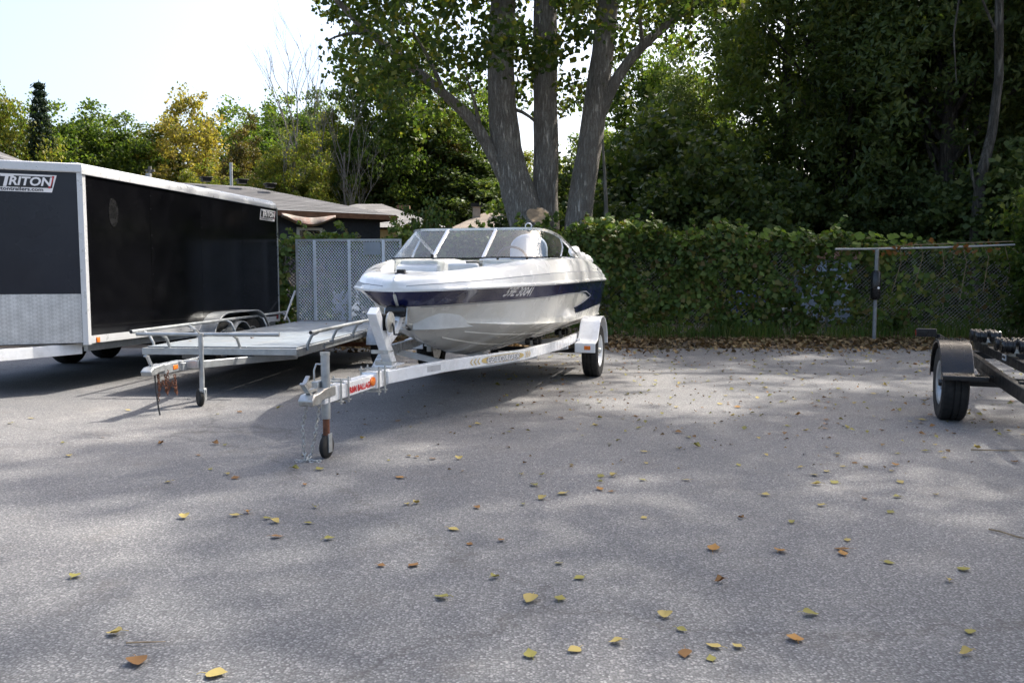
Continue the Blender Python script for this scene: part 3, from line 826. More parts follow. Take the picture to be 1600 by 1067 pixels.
# cockpit
for s in (-1, 1):
    mb = MB(); mb.box((s * .46, -1.93, 1.13), (.44, .36, .62)); mb.build('console', 'liner', bo, bevel=.03)
    mb = MB(); mb.prism([(-2.13, 1.0), (-2.30, 1.0), (-2.33, 1.05), (-2.26, 1.37), (-2.20, 1.40), (-2.13, 1.39)], s * .20 if s < 0 else .29, s * .665); mb.build('bow_seat_back', 'vinyl' if s < 0 else 'liner', bo, bevel=.02)
    mb = MB(); mb.prism([(s * .18, -3.0), (s * .36, -3.0), (s * .60, -2.34), (s * .20, -2.34)], .94, 1.03, 'Z'); mb.build('bow_seat_cushion', 'vinyl', bo, bevel=.02)
    # helm chairs with tall rounded backs
    ch = MB()
    prof = [(-.19, 1.10)] + [(-.225, 1.25), (-.225, 1.55)] + [(-.225 * math.cos(t), 1.60 + .175 * math.sin(t)) for t in np.linspace(.1, math.pi - .1, 12)] + [(.225, 1.55), (.225, 1.25), (.19, 1.10)]
    ch.prism([(s * .42 + x, z) for x, z in prof], -.80, -.69, 'Y')
    if s < 0:
        ch = MB(); ch.box((s * .42, -.75, 1.25), (.44, .11, .36))
    cb = ch.build('chair_back', 'paleblue' if s > 0 else 'vinyl', bo, bevel=.035)
    if s > 0:
        mb = MB(); mb.box((s * .42, -.80, 1.45), (.035, .012, .55)); mb.build('seam_band', 'canvas', cb, bevel=.004)
    mb = MB(); mb.box((s * .42, -.98, 1.08), (.46, .44, .12)); mb.build('chair_seat', 'vinyl', bo, bevel=.035)
    mb = MB(); mb.tube([(s * .42, -.95, .80), (s * .42, -.95, 1.04)], .05, 12); mb.build('chair_pedestal', 'alu', bo)
mb = MB(); mb.tube([(.44 + .17 * math.cos(t), -1.60 - .05 * math.sin(t), 1.44 + .15 * math.sin(t)) for t in np.linspace(0, 2 * math.pi, 25)], .014, 8, caps=False)
mb.tube([(.28, -1.60, 1.44), (.60, -1.60, 1.44)], .012, 6); mb.tube([(.44, -1.60, 1.44), (.44, -1.76, 1.40)], .02, 8)
mb.build('steering_wheel', 'black_plastic', bo)
# windshield
base = [(.275, -2.18, 1.458), (.50, -2.165, 1.458), (.66, -2.13, 1.458), (.76, -2.06, 1.459), (.83, -1.93, 1.462), (.87, -1.72, 1.468), (.885, -1.45, 1.476), (.895, -1.18, 1.484)]
topp = [(.275, -1.665, 1.785), (.47, -1.65, 1.787), (.60, -1.62, 1.787), (.69, -1.56, 1.785), (.755, -1.45, 1.778), (.80, -1.31, 1.765), (.83, -1.16, 1.745), (.855, -1.00, 1.715)]
for s in (-1, 1):
    B_ = [Vector((s * x, y, z)) for x, y, z in base]; T_ = [Vector((s * x, y, z)) for x, y, z in topp]
    rows = []
    for k, (b, t) in enumerate(zip(B_, T_)):
        rows.append([b.lerp(t, q) + Vector((s * .02 * math.sin(q * 3.14) * (k / 7), 0, 0)) for q in (0.03, .33, .66, .97)])
    pn = MB().grid(rows).build('windshield_pane', 'glass', bo, smooth=60)
    MB().rtube([b + Vector((0, 0, .006)) for b in B_], .018, .014).build('lower_frame', 'black_plastic', bo, smooth=40)
    MB().rtube(T_ + [Vector((s * .885, -.72, 1.645)), Vector((s * .915, -.34, 1.545)), Vector((s * .92, -.28, 1.515))], .026, .026).build('upper_frame', 'alu', bo, smooth=40)
    MB().rtube([B_[0], T_[0]], .034, .026, up=(0, 1, 0)).build('windshield_post', 'alu', bo, bevel=.004)
    MB().rtube([B_[-1], B_[-1].lerp(T_[-1], .5) + Vector((s * .018, .03, 0)), T_[-1]], .018, .018, up=(0, 1, 0)).build('rear_pane_edge', 'alu', bo)
    # folded cover lying on the deck edge
    if s < 0: continue
    rng_ = random.Random(7 + s)
    pts = []; rs = []
    for k in range(14):
        y = -.36 + k * .125
        pts.append((s * (.86 + .02 * rng_.random()), y, zd_(y) + .03 + .02 * rng_.random() + (.03 if k in (1, 2) else 0)))
        rs.append((.02 if k in (0, 13) else .05 + .025 * rng_.random()) * (1.2 if k in (1, 2) else 1) * (1 - k * .03))
    cv = MB().tube(pts, rs, 10)
    cv.v = [(x, y, z - .012 * math.sin(y * 37 + x * 9)) for x, y, z in cv.v]
    cv.build('folded_cover', 'canvas', bo, smooth=50)
C_ = [Vector((-.275, -2.18, 1.458)), Vector((.275, -2.18, 1.458)), Vector((.275, -1.665, 1.785)), Vector((-.275, -1.665, 1.785))]
MB().add([C_[0].lerp(C_[2], .02), C_[1].lerp(C_[3], .02), C_[2].lerp(C_[0], .02), C_[3].lerp(C_[1], .02)], [(0, 1, 2, 3)]).build('windshield_pane', 'glass', bo, smooth=0)
MB().rtube([C_[0], C_[1]], .018, .014).build('lower_frame', 'black_plastic', bo)
MB().rtube([C_[3], C_[2]], .024, .026).build('upper_frame', 'alu', bo)
mb = MB(); mb.box((0, -1.66, 1.80), (.03, .025, .02)); mb.build('walkway_latch', 'black_plastic', bo, bevel=.004)
mb = MB(); mb.box((-.275, -2.19, 1.485), (.028, .025, .03)); mb.build('walkway_latch', 'black_plastic', bo, bevel=.004)
mb = MB(); mb.tube([(.62 + .035 * math.cos(t), -1.6, 1.815 + .03 * math.sin(t)) for t in np.linspace(0, 2 * math.pi, 17)], .007, 6, caps=False); mb.build('tow_ring', 'alu', bo)
# script like maker's mark near the stern, drawn as strokes
for s in (-1, 1):
    mb = MB()
    for k, (y, a, b) in enumerate(((.45, 0, .055), (.53, .05, 0), (.62, 0, .05), (.70, .05, .01), (.80, 0, .05), (.9, .045, 0))):
        mb.tube([(s * (w_(y) - .052), y, 1.325 + a), (s * (w_(y) - .052), y + .07, 1.325 + b)], .006, 5)
    mb.tube([(s * (w_(.1) - .048), .05, 1.335), (s * (w_(.1) - .048), .45, 1.33)], .004, 5)
    mb.build('script_mark', 'print_black', bo)

# ------------------------------------------------------------------ enclosed trailer
en = thing('enclosed_trailer', (-4.33, 11.73, 0), 9.5, 'long black enclosed cargo trailer with white roof trim and silver tread plate nose', 'trailer')
X1, Y0, Y1, Z0, Z1, WID = .10, -2.68, 2.10, .535, 2.40, 2.24
X0 = X1 - WID; XM = (X0 + X1) / 2; NY = Y0 - .72      # V nose tip
mb = MB()
mb.prism([(X1, Y0), (X1, Y1), (X0, Y1), (X0, Y0), (XM, NY)], Z0, Z1, 'Z')
core = mb.build('body', 'black_gloss', en, smooth=0)
fr = MB(); a, b = Vector((X1, Y0, 0)), Vector((XM, NY, 0)); nd = (b - a).normalized(); LEN = (b - a).length
nn = Vector((-nd.y, nd.x, 0))
if nn.y > 0: nn = -nn
def face_box(mb, u0, u1, z0, z1, t=.006, off=0.0, left=False):
    """thin plate on a nose face, u metres from the corner towards the tip"""
    A, N_, D = (a, nn, nd) if not left else (Vector((X0, Y0, 0)), Vector((-nn.x, nn.y, 0)), Vector((-nd.x, nd.y, 0)))
    vs = []
    for o in (off, off + t):
        for u, z in ((u0, z0), (u1, z0), (u1, z1), (u0, z1)): vs.append(A + D * u + N_ * o + Vector((0, 0, z)))
    mb.add(vs, [(0, 1, 2, 3), (7, 6, 5, 4), (0, 4, 5, 1), (1, 5, 6, 2), (2, 6, 7, 3), (3, 7, 4, 0)])
for left in (False, True):
    mb = MB(); face_box(mb, .045, LEN - .02, 1.085, 2.40, left=left); fp = mb.build('nose_panel', 'navy_front', en, smooth=0)
    mb = MB(); face_box(mb, .045, LEN - .02, .545, 1.080, .008, left=left); mb.build('stone_guard', 'diamond', en, smooth=0)
    mb = MB(); face_box(mb, -.012, .042, .52, 2.40, .014, left=left); mb.build('corner_trim', 'alu_trim', en, smooth=0)
    mb = MB(); face_box(mb, -.02, LEN + .02, 2.385, 2.485, .030, left=left); mb.build('nose_top_trim', 'alu_trim', en, bevel=.012)
    mb = MB()
    for u in np.arange(.15, LEN - .05, .32):
        for z in (1.06, .56): face_box(mb, u, u + .012, z, z + .012, .012, left=left)
    mb.build('rivets', 'steel', en, smooth=0)
for xx in (X1 + .004, X0 - .004):
    mb = MB(); mb.box((xx, Y0 + .028, 1.46), (.012, .055, 1.88)); mb.build('corner_post', 'alu_trim', en, smooth=0)
for x, s in ((X1, 1), (X0, -1)):
    # rounded roof cove rail, running round the rear corner
    cv = [(x - s * .10, 2.50), (x - s * .03, 2.495), (x + s * .012, 2.465), (x + s * .026, 2.42), (x + s * .026, 2.375), (x + s * .006, 2.372), (x - s * .10, 2.372)]
    mb = MB(); rows = [[(q[0], y, q[1]) for q in cv] for y in (Y0 - .02, Y0 + 1.4, Y1 - .12)]
    rows += [[(q[0] - s * .02, Y1 - .03, q[1] - .012 * (q[1] > 2.45)) for q in cv], [(q[0] - s * .05, Y1 + .012, 2.372 + (q[1] - 2.372) * .72) for q in cv]]
    mb.grid(rows); n = len(cv); mb.f += [tuple(range(n)), tuple(len(mb.v) - 1 - j for j in range(n))]
    mb.build('roof_cove', 'alu_trim', en, smooth=50)
    mb = MB(); mb.box((x + s * .004, (Y0 + Y1) / 2, .575), (.014, Y1 - Y0, .085)); mb.build('lower_rail', 'alu_trim', en, smooth=0)
    mb = MB(); mb.box((x + s * .002, Y1 - .016, 1.46), (.016, .034, 1.85)); mb.build('rear_corner_trim', 'alu', en, smooth=0)
    # wall panels, joints just visible
    pw = (Y1 - Y0 - .10) / 4
    mb = MB()
    for k in range(5):
        for z in np.arange(.66, 2.36, .16): mb.box((x + s * .006, Y0 + .06 + pw * k + (.02 if k < 4 else -.02), z), (.004, .011, .011))
    mb.build('rivets', 'black_plastic', en, smooth=0)
    if s > 0:
        mb = MB(); mb.prism([(Y0 + .52 + .085 * math.cos(q), 2.0 + .16 * math.sin(q)) for q in np.linspace(0, 2 * math.pi, 25)[:-1]], x + .004, x + .010); mb.build('side_vent', 'black_plastic', en)
    for k in range(4):
        mb = MB(); mb.box((x + s * .0015, Y0 + .06 + pw * (k + .5), 1.495), (.008, pw - .005, 1.75)); mb.build('side_panel', 'black_gloss', en, smooth=0)
    for yy in (0, .84):
        wheel(en, (x + s * .07, yy, .325), .325, .205, s, .19, 'galv', hub='steel')
    out = [(-.80, .36), (-.78, .46)] + [(-.38 + .42 * math.cos(t) + .0, .34 + .42 * math.sin(t)) for t in np.linspace(math.pi * .86, math.pi * .5, 8)] + [(1.18, .76)] + [(.80 + .42 * math.cos(t) + .0 + .0, .34 + .42 * math.sin(t)) for t in np.linspace(math.pi * .36, math.pi * .05, 8)] + [(1.225, .36)]
    out = [(-.47, .36)] + [(.02 + .47 * math.cos(t), .33 + .44 * math.sin(t)) for t in np.linspace(math.pi * .97, math.pi * .5, 10)] + [(.82 + .47 * math.cos(t), .33 + .44 * math.sin(t)) for t in np.linspace(math.pi * .5, math.pi * .03, 10)] + [(1.29, .36)]
    inn = [(q[0] + (.02 if q[0] < .42 else -.02) * (abs(q[0] - .42) > .45), q[1] - .018 * (q[1] > .5)) for q in out]
    mb = MB(); mb.prism(out + inn[::-1], x - s * .01, x + s * .24); mb.build('fender', 'galv', en, smooth=40, bevel=.006)
    mb = MB(); mb.box((x + s * .012, Y0 + .16, .565), (.02, .055, .06)); mb.build('marker_light', 'amber', en, bevel=.005)
    mb = MB(); mb.box((x + s * .012, Y1 - .10, .60), (.02, .055, .06)); mb.build('marker_light', 'red_lens', en, bevel=.005)
mb = MB(); mb.prism([(X1 - .06, Y0), (X1 - .06, Y1 - .05), (X0 + .06, Y1 - .05), (X0 + .06, Y0), (XM, NY + .03)], 2.40, 2.475, 'Z'); mb.build('roof', 'alu_trim', en, smooth=0)
mb = MB(); mb.box((XM, Y1 - .02, 2.42), (WID - .05, .08, .10)); mb.build('rear_header', 'alu_trim', en, bevel=.015)
# frame below the box
mb = MB()
for x in (X1 - .10, X0 + .10): mb.rtube([(x, Y1, .49), (x, Y0 + .1, .49), ], .05, .10)
mb.build('floor_beam', 'galv', en)
mb = MB()
for y in np.arange(Y0 + .3, Y1, .6): mb.beam((X0 + .1, y, .50), (X1 - .1, y, .50), .05, .06)
mb.build('floor_joists', 'galv', en)
for s in (-1, 1):
    mb = MB(); mb.rtube([(XM + s * (WID / 2 - .16), Y0 + .1, .47), (XM + s * .72, Y0 - .45, .46), (XM + s * .05, NY - 1.05, .45)], .06, .12); mb.build('tongue_rail', 'white_paint', en, bevel=.005)
mb = MB(); mb.prism([(NY - 1.35, .41), (NY - 1.36, .46), (NY - 1.28, .50), (NY - .98, .52), (NY - .98, .42)], XM - .05, XM + .05); mb.build('coupler', 'steel', en, bevel=.008)
mb = MB(); mb.tube([(XM, NY - .75, .02), (XM, NY - .75, .80)], .03, 12); mb.box((XM, NY - .75, .01), (.16, .16, .02)); mb.build('jack', 'galv', en)
for y in (0, .84): MB().beam((X0 + .1, y, .325), (X1 - .1, y, .325), .07, .07).build('axle', 'black_paint', en)
# maker's decals
def decal(par, o, xd, yd, W_, small):
    h = W_ * .30
    sk = h * .28
    back = poly_part('logo_decal', [(0, 0), (W_ - sk * 1.0, 0), (W_, h), (sk * .9, h)], 'print_white', par, o, xd, yd, .004)
    poly_part('logo_field', [(.05 * W_, .25 * h), (W_ - sk * .95, .25 * h), (W_ - .045 * W_, .90 * h), (sk * 1.25, .90 * h)], 'print_black', back, o, xd, yd, .006)
    poly_part('red_slash', [(.86 * W_, .24 * h), (.895 * W_, .24 * h), (.965 * W_, .94 * h), (.93 * W_, .94 * h)], 'red', back, o, xd, yd, .008)
    X, Y = Vector(xd).normalized(), Vector(yd).normalized()
    text_part('lettering', 'RITON', .122 * W_ / .6, 'print_white', back, Vector(o) + X * .255 * W_ + Y * .37 * h, xd, yd, .009, shear=.22, offset=.0036 * W_ / .6, sx=1.05)
    text_part('lettering', 'T', .172 * W_ / .6, 'print_white', back, Vector(o) + X * .11 * W_ + Y * .30 * h, xd, yd, .009, shear=.22, offset=.0055 * W_ / .6, sx=1.1)
    text_part('web_lettering', 'tritontrailers.com', .050 * W_ / .6, 'print_black', back, Vector(o) + X * .04 * W_ + Y * .055 * h, xd, yd, .0065, offset=.0012, sx=1.25)
N3 = a + nn * .006
decal(fp if False else en.children[0], a + nd * 0.84 + nn * .006 + Vector((0, 0, 2.165)), -nd, (0, 0, 1), .61, False)
decal(en.children[0], (X1 + .0056, Y1 - .64, 2.165), (0, 1, 0), (0, 0, 1), .57, True)
# ------------------------------------------------------------------ galvanised flatbed utility trailer
ut = thing('utility_trailer', (-3.16, 8.95, 0), 4, 'flat galvanised utility trailer with low tube rails and upright mesh ramp gate', 'trailer')
HX, YF, YB, DZ = .86, -.04, 5.15, .50
mb = MB(); mb.beam((-HX, YF, DZ - .04), (HX, YF, DZ - .04), .05, .072); mb.build('front_beam', 'galv', ut, bevel=.005)
for s in (-1, 1):
    mb = MB(); mb.beam((s * (HX - .02), YF + .03, DZ - .05), (s * (HX - .02), YB, DZ - .05), .045, .09); mb.build('side_beam', 'galv', ut, bevel=.005)
mb = MB(); mb.beam((-HX, YB, DZ - .05), (HX, YB, DZ - .05), .05, .09); mb.build('rear_beam', 'galv', ut, bevel=.005)
for k in range(3):                                   # long deck sheets with open joints
    w3 = (2 * HX - .05) / 3
    mb = MB(); mb.box((-HX + .025 + w3 * (k + .5), (YF + YB) / 2 + .02, DZ + .004 + .002 * (k % 2)), (w3 - .008, YB - YF - .05, .012)); mb.build('deck_panel', 'galv_deck', ut, bevel=.002)
mb = MB()
for y in np.arange(.4, 5, .6): mb.beam((-HX + .05, y, DZ - .05), (HX - .05, y, DZ - .05), .04, .06)
mb.build('deck_joists', 'galv', ut)
RZ = .668
def rail(name, p, q, posts, out):
    p, q = Vector(p), Vector(q)
    r = MB().tube([p, q], .021, 12).build(name, 'galv', ut)
    MB().tube([p, p + (p - q).normalized() * .004], .0175, 12).build('tube_end', 'print_black', r)
    for t in posts:
        e = p.lerp(q, t); o = Vector(out)
        foot = e + o * .12; foot.z = DZ - .05
        MB().tube([foot, foot + Vector((0, 0, .07)), e + o * .07 + Vector((0, 0, -.045)), e + Vector((0, 0, -.012))], .0165, 10).build('rail_post', 'galv', r)
rail('left_rail', (-1.0, -.02, RZ), (-1.02, 5.05, RZ), (.05, .27, .5, .74, .95), (1, 0, 0))
rail('right_rail', (1.0, -.02, RZ), (1.0, 4.4, RZ), (.06, .28, .5, .74, .96), (-1, 0, 0))
rail('front_rail', (-.87, -.14, RZ - .015), (.70, -.14, RZ - .015), (.18, .68), (.12, 1, 0))
for s in (-1, 1):
    mb = MB(); mb.beam((s * (HX + .01), .9, DZ - .05), (s * (HX + .01), 4.2, DZ - .05), .02, .06); mb.build('tie_rail', 'galv', ut)
    wheel(ut, (s * 1.07, 2.95, .27), .27, .18, s, .155, 'galv', hub='steel')
    out = [(2.95 + .36 * math.cos(t), .30 + .33 * math.sin(t)) for t in np.linspace(math.pi * .98, .02 * math.pi, 14)]
    inn = [(2.95 + .345 * math.cos(t), .30 + .315 * math.sin(t)) for t in np.linspace(.02 * math.pi, math.pi * .98, 14)]
    mb = MB(); mb.prism(out + inn, s * .95, s * 1.19); mb.build('fender', 'galv', ut, smooth=40)
MB().beam((-1.0, 2.95, .30), (1.0, 2.95, .30), .06, .06).build('axle', 'rust', ut)
# tongue
for s in (-1, 1):
    mb = MB(); mb.rtube([(s * .66, .5, DZ - .13), (s * .30 if s > 0 else s * .18, -.12, DZ - .125), (s * .025, -1.05, .405)], .05, .075); mb.build('tongue_arm', 'galv', ut, bevel=.005)
mb = MB(); mb.box((0, -1.15, .415), (.10, .42, .09)); tb = mb.build('tongue_box', 'galv', ut, bevel=.006)
mb = MB(); mb.tube([(-.052, -1.2, .42), (-.056, -1.2, .42)], .02, 12)
mb = MB(); mb.box((.052, -1.16, .415), (.008, .09, .04)); mb.build('amber_reflector', 'amber', tb, bevel=.003)
mb = MB(); mb.box((-.02, -1.364, .415), (.075, .006, .035)); mb.build('amber_reflector', 'amber', tb, bevel=.002)
mb = MB(); mb.prism([(-1.60, .38), (-1.62, .42), (-1.56, .455), (-1.44, .46), (-1.36, .47), (-1.34, .44), (-1.34, .40), (-1.48, .395), (-1.52, .38)], -.05, .05); cp = mb.build('coupler', 'galv', ut, bevel=.008)
mb = MB(); mb.beam((-.0, -1.50, .45), (-.02, -1.54, .55), .03, .02); mb.beam((-.02, -1.53, .55), (-.02, -1.58, .56), .03, .014); mb.build('coupler_latch', 'galv', cp)
mb = MB()
for o in (-.04, .05): chain(mb, [(o, -1.32, .40), (o + .02, -1.34, .22), (o + .05, -1.33, .30), (o + .08, -1.31, .18), (o + .06, -1.30, .36)])
chain(mb, [(-.0, -1.40, .39), (.02, -1.42, .24), (.0, -1.42, .10)])
mb.build('safety_chain', 'rust', ut)
mb = MB(); mb.tube([(-.0, -1.46, .40), (.02, -1.48, .22), (.05, -1.50, .06), (.06, -1.50, .012)], .007, 8); mb.build('wiring_plug', 'print_black', ut)
jk = MB().tube([(.20, -.93, .14), (.20, -.93, .70)], .024, 12).build('jack_tube', 'galv', ut)
mb = MB(); mb.beam((.03, -.93, .42), (.19, -.93, .42), .09, .075); mb.build('jack_bracket', 'steel', jk, bevel=.004)
mb = MB(); mb.tube([(.20, -.93, .70), (.20, -.93, .72)], .028, 12); mb.tube([(.20, -.93, .71), (.17, -.97, .76), (.12, -.98, .77)], .008, 8); mb.build('jack_crank', 'steel', jk)
mb = MB(); mb.beam((.205, -.93, .18), (.19, -.91, .10), .06, .05); mb.box((.225, -.92, .12), (.012, .06, .12)); mb.build('wheel_fork', 'galv', jk, bevel=.006)
mb = MB(); mb.lathe([(0, -.024), (.075, -.024), (.088, -.012), (.088, .012), (.075, .024), (0, .024)], (0, 0, 0), 'X', 22)
mb.build('jack_wheel', 'rubber', jk, loc=(.165, -.905, .088), rot=(0, 0, RAD(38)), smooth=40)
# ramp gate: frame, uprights, expanded mesh, tag sheet
GX0, GX1, GZ0, GZ1, GY = -.90, .93, .515, 1.885, YB + .05
gate = MB()
gate.beam((GX0, GY, GZ1), (GX1, GY, GZ1), .035, .035)
gate.beam((GX0, GY, GZ0), (GX1, GY, GZ0), .035, .035)
for x in (GX0 + .018, GX1 - .018): gate.beam((x, GY, GZ0), (x, GY, GZ1), .035, .035, up=(0, 1, 0))
gate = gate.build('ramp_gate', 'galv', ut)
for x in (GX0 + .33, GX0 + .93, GX0 + 1.52):
    mb = MB(); mb.beam((x, GY - .012, GZ0), (x, GY - .012, GZ1), .045, .04, up=(0, 1, 0)); mb.build('gate_upright', 'galv_bright', gate)
mb = MB()
px, pz = .048, .030
nx, nz = int((GX1 - GX0) / px), int((GZ1 - GZ0) / pz)
for i in range(nx):
    for j in range(nz):
        x, z = GX0 + i * px + (px / 2 if j % 2 else 0), GZ0 + j * pz
        for d in (-1, 1):
            x2 = x + d * px / 2
            if GX0 < x2 < GX1:
                w = .0068
                mb.add([(x, GY + .02, z - w), (x2, GY + .02, z + pz - w), (x2, GY + .026, z + pz + w), (x, GY + .026, z + w)], [(0, 1, 2, 3)])
tag(mb.build('expanded_mesh', 'galv_bright', gate, smooth=0), kind='stuff')
mb = MB(); mb.box((GX0 + 1.32, GY + .0, GZ1 - .14), (.30, .005, .22)); mb.build('tag_sheet', 'galv_deck', gate)
for s in (-1, 1):
    mb = MB(); mb.tube([(s * .90, 4.55, .55), (s * .92, GY - .02, 1.02)], .018, 10); mb.build('gate_stay', 'galv', ut)

# ------------------------------------------------------------------ black boat trailer at the right edge
bk = thing('empty_boat_trailer', (3.902, 7.298, 0), 20, 'empty black boat trailer with plastic fender and rollers at the right edge', 'trailer')
for s, xo in ((-1, 0.0), (1, 1.95)):
    wheel(bk, (xo, 0, .33), .33, .215, s, .185, 'galv')
    prof = [(-.45, .40), (-.44, .435), (-.37, .455), (-.34, .50), (-.27, .60), (-.18, .675), (-.07, .715), (.08, .715), (.20, .68), (.30, .60), (.36, .50), (.385, .38)]
    inn = [(.372, .38), (.345, .49), (.288, .588), (.19, .665), (.075, .70), (-.07, .70), (-.17, .66), (-.255, .59), (-.325, .485), (-.365, .435), (-.43, .42), (-.435, .40)]
    x0, x1 = xo - .125, xo + .125
    mb = MB(); mb.prism(prof + inn, x0, x1); fd = mb.build('fender', 'black_plastic', bk, smooth=45, bevel=.012)
    mb = MB()
    for k in range(5): mb.beam((x0 + .035 + k * .045, -.06, .719), (x0 + .035 + k * .045, .09, .719), .018, .01)
    mb.build('fender_ribs', 'black_plastic', fd, bevel=.003)
    lip = [(y - .012 * (1 if y > 0 else -1), z - .03) for y, z in prof[2:]]
    xs = x0 if s < 0 else x1
    mb = MB(); rows = [[(xs, y, z) for y, z in prof[2:]], [(xs, y, z) for y, z in lip]]; mb.grid(rows); mb.build('fender_lip', 'black_plastic', fd, solid=.008)
    mb = MB(); mb.prism([(-.45, .395), (-.45, .438), (-.33, .445), (-.30, .40)], x0 + (-.0), x1 + (.10 if s < 0 else 0)); mb.build('fender_step', 'black_plastic', fd, bevel=.008)
for s, xe in ((-1, .30), (1, 1.65)):
    xm = .975
    mb = MB(); mb.rtube([(xe, 1.9, .50), (xe, .5, .465), (xe, -.4, .425), (xe - s * .03, -1.5, .385), (xm + s * .05, -3.6, .43)], .055, .11); mb.build('frame_rail', 'black_paint', bk, bevel=.006)
    mb = MB()
    for k, dz in enumerate((.40, .412, .424)): mb.rtube([(xe - s * -.0 + (.03 if s > 0 else -.03), -.34 + k * .05, .43), (xe + (.03 if s > 0 else -.03), 0, dz - .01), (xe + (.03 if s > 0 else -.03), .34 - k * .05, .43)], .045, .009)
    mb.build('leaf_spring', 'black_paint', bk)
MB().beam((.1, 0, .345), (1.85, 0, .345), .065, .075).build('axle', 'black_paint', bk)
for y in (1.7, -1.0): MB().beam((.32, y, .44), (1.63, y, .44), .06, .07).build('cross_member', 'black_paint', bk, bevel=.004)
MB().beam((.975, -3.0, .42), (.975, -4.6, .45), .09, .09).build('tongue', 'black_paint', bk, bevel=.005)
mb = MB(); mb.prism([(-4.95, .42), (-4.9, .48), (-4.6, .50), (-4.6, .42)], .92, 1.03); mb.build('coupler', 'steel', bk, bevel=.006)
mb = MB(); mb.tube([(.90, -4.3, .03), (.90, -4.3, .85)], .03, 12); mb.box((.90, -4.3, .015), (.15, .15, .03)); mb.build('jack', 'galv', bk)
# tail light brackets
for xo, s in ((.02, -1), (1.93, 1)):
    mb = MB(); mb.rtube([(xo - s * .28, 1.85, .50), (xo - s * .12, 1.55, .60), (xo - s * .02, 1.25, .66)], .05, .045); br = mb.build('light_bracket', 'black_paint', bk, bevel=.004)
    mb = MB(); mb.box((xo + s * .09, 1.22, .695), (.19, .07, .085)); lb = mb.build('tail_light', 'black_plastic', br, bevel=.008)
    mb = MB(); mb.box((xo + s * .09, 1.26, .695), (.15, .008, .06)); mb.build('red_lens', 'red_lens', lb)
    mb = MB(); mb.box((xo + s * .188, 1.22, .695), (.006, .05, .06)); mb.build('side_lens', 'red_lens', lb)
# roller bunks
for xo in (.52, 1.43):
    mb = MB(); mb.rtube([(xo, 2.0, .53), (xo, -.75, .505)], .06, .085); bn = mb.build('roller_beam', 'black_paint', bk, bevel=.006)
    if xo < 1:
        mb = MB(); mb.box((xo - .033, .42, .535), (.006, .15, .055)); st = mb.build('sticker', 'print_white', bn, smooth=0)
        mb = MB(); mb.box((xo - .0375, .42, .535), (.003, .10, .022)); mb.build('sticker_mark', 'print_black', st, smooth=0)
    for yc in (1.55, .28):
        mb = MB(); mb.beam((xo, yc - .19, .615), (xo, yc + .19, .63), .04, .035); mb.beam((xo, yc, .53), (xo, yc, .62), .05, .05, up=(0, 1, 0)); ar = mb.build('roller_arm', 'steel', bn)
        for dy in (-.17, -.03, .10, .23)[:4] if False else (-.15, .12):
            for dx in (-.065, .065):
                mb = MB()
                prof = [(.0, -.055), (.052, -.055), (.066, -.045), (.066, -.03), (.058, -.025), (.058, -.012), (.066, -.008), (.066, .01), (.058, .014), (.058, .028), (.066, .032), (.064, .048), (.05, .055), (0, .055)]
                mb.lathe(prof, (xo + dx, yc + dy, .655), 'X', 20); mb.build('wobble_roller', 'black_plastic', ar, smooth=30)
# ------------------------------------------------------------------ ground
rng = np.random.default_rng(11)
random.seed(5)
def sheet(name, pts, z, m):
    mb = MB(); mb.add([(x, y, z) for x, y in pts], [tuple(range(len(pts)))])
    return tag(mb.build(name, m, smooth=0), kind='structure')
sheet('ground', [(-400, -300), (400, -300), (400, 500), (-400, 500)], 0, 'soil')
edge = []
for k in range(61):
    x = -16 + 28 * k / 60
    edge.append((x, 14.62 + .14 * math.sin(x * 1.7) + .10 * math.sin(x * 4.1 + 1) + .05 * math.sin(x * 11)))
asph = MB()
rows = [[(p[0], -14, .004) for p in edge], [(p[0], 4, .004) for p in edge], [(p[0], p[1] - .5, .004) for p in edge], [(p[0], p[1], .004) for p in edge]]
asph.grid(rows)
tag(asph.build('asphalt_lot', 'asphalt', smooth=0), kind='structure')
def berm(y):
    return float(np.interp(y, [14.3, 14.7, 15.3, 16.2, 18, 30, 60], [-.02, .012, .075, .135, .15, .15, -.05]))
vg = MB()
vg.grid([[(x, y, berm(y) + .012 * math.sin(x * 3.1 + y * 2) * (14.6 < y < 20) - (.3 if abs(x) > 59 else 0)) for x in np.concatenate([[-60], np.linspace(-18, 18, 90), [60]])] for y in (14.3, 14.6, 14.8, 15.0, 15.3, 15.7, 16.2, 17, 18, 22, 30, 45, 60)])
tag(vg.build('verge', 'soil', smooth=60), kind='structure')

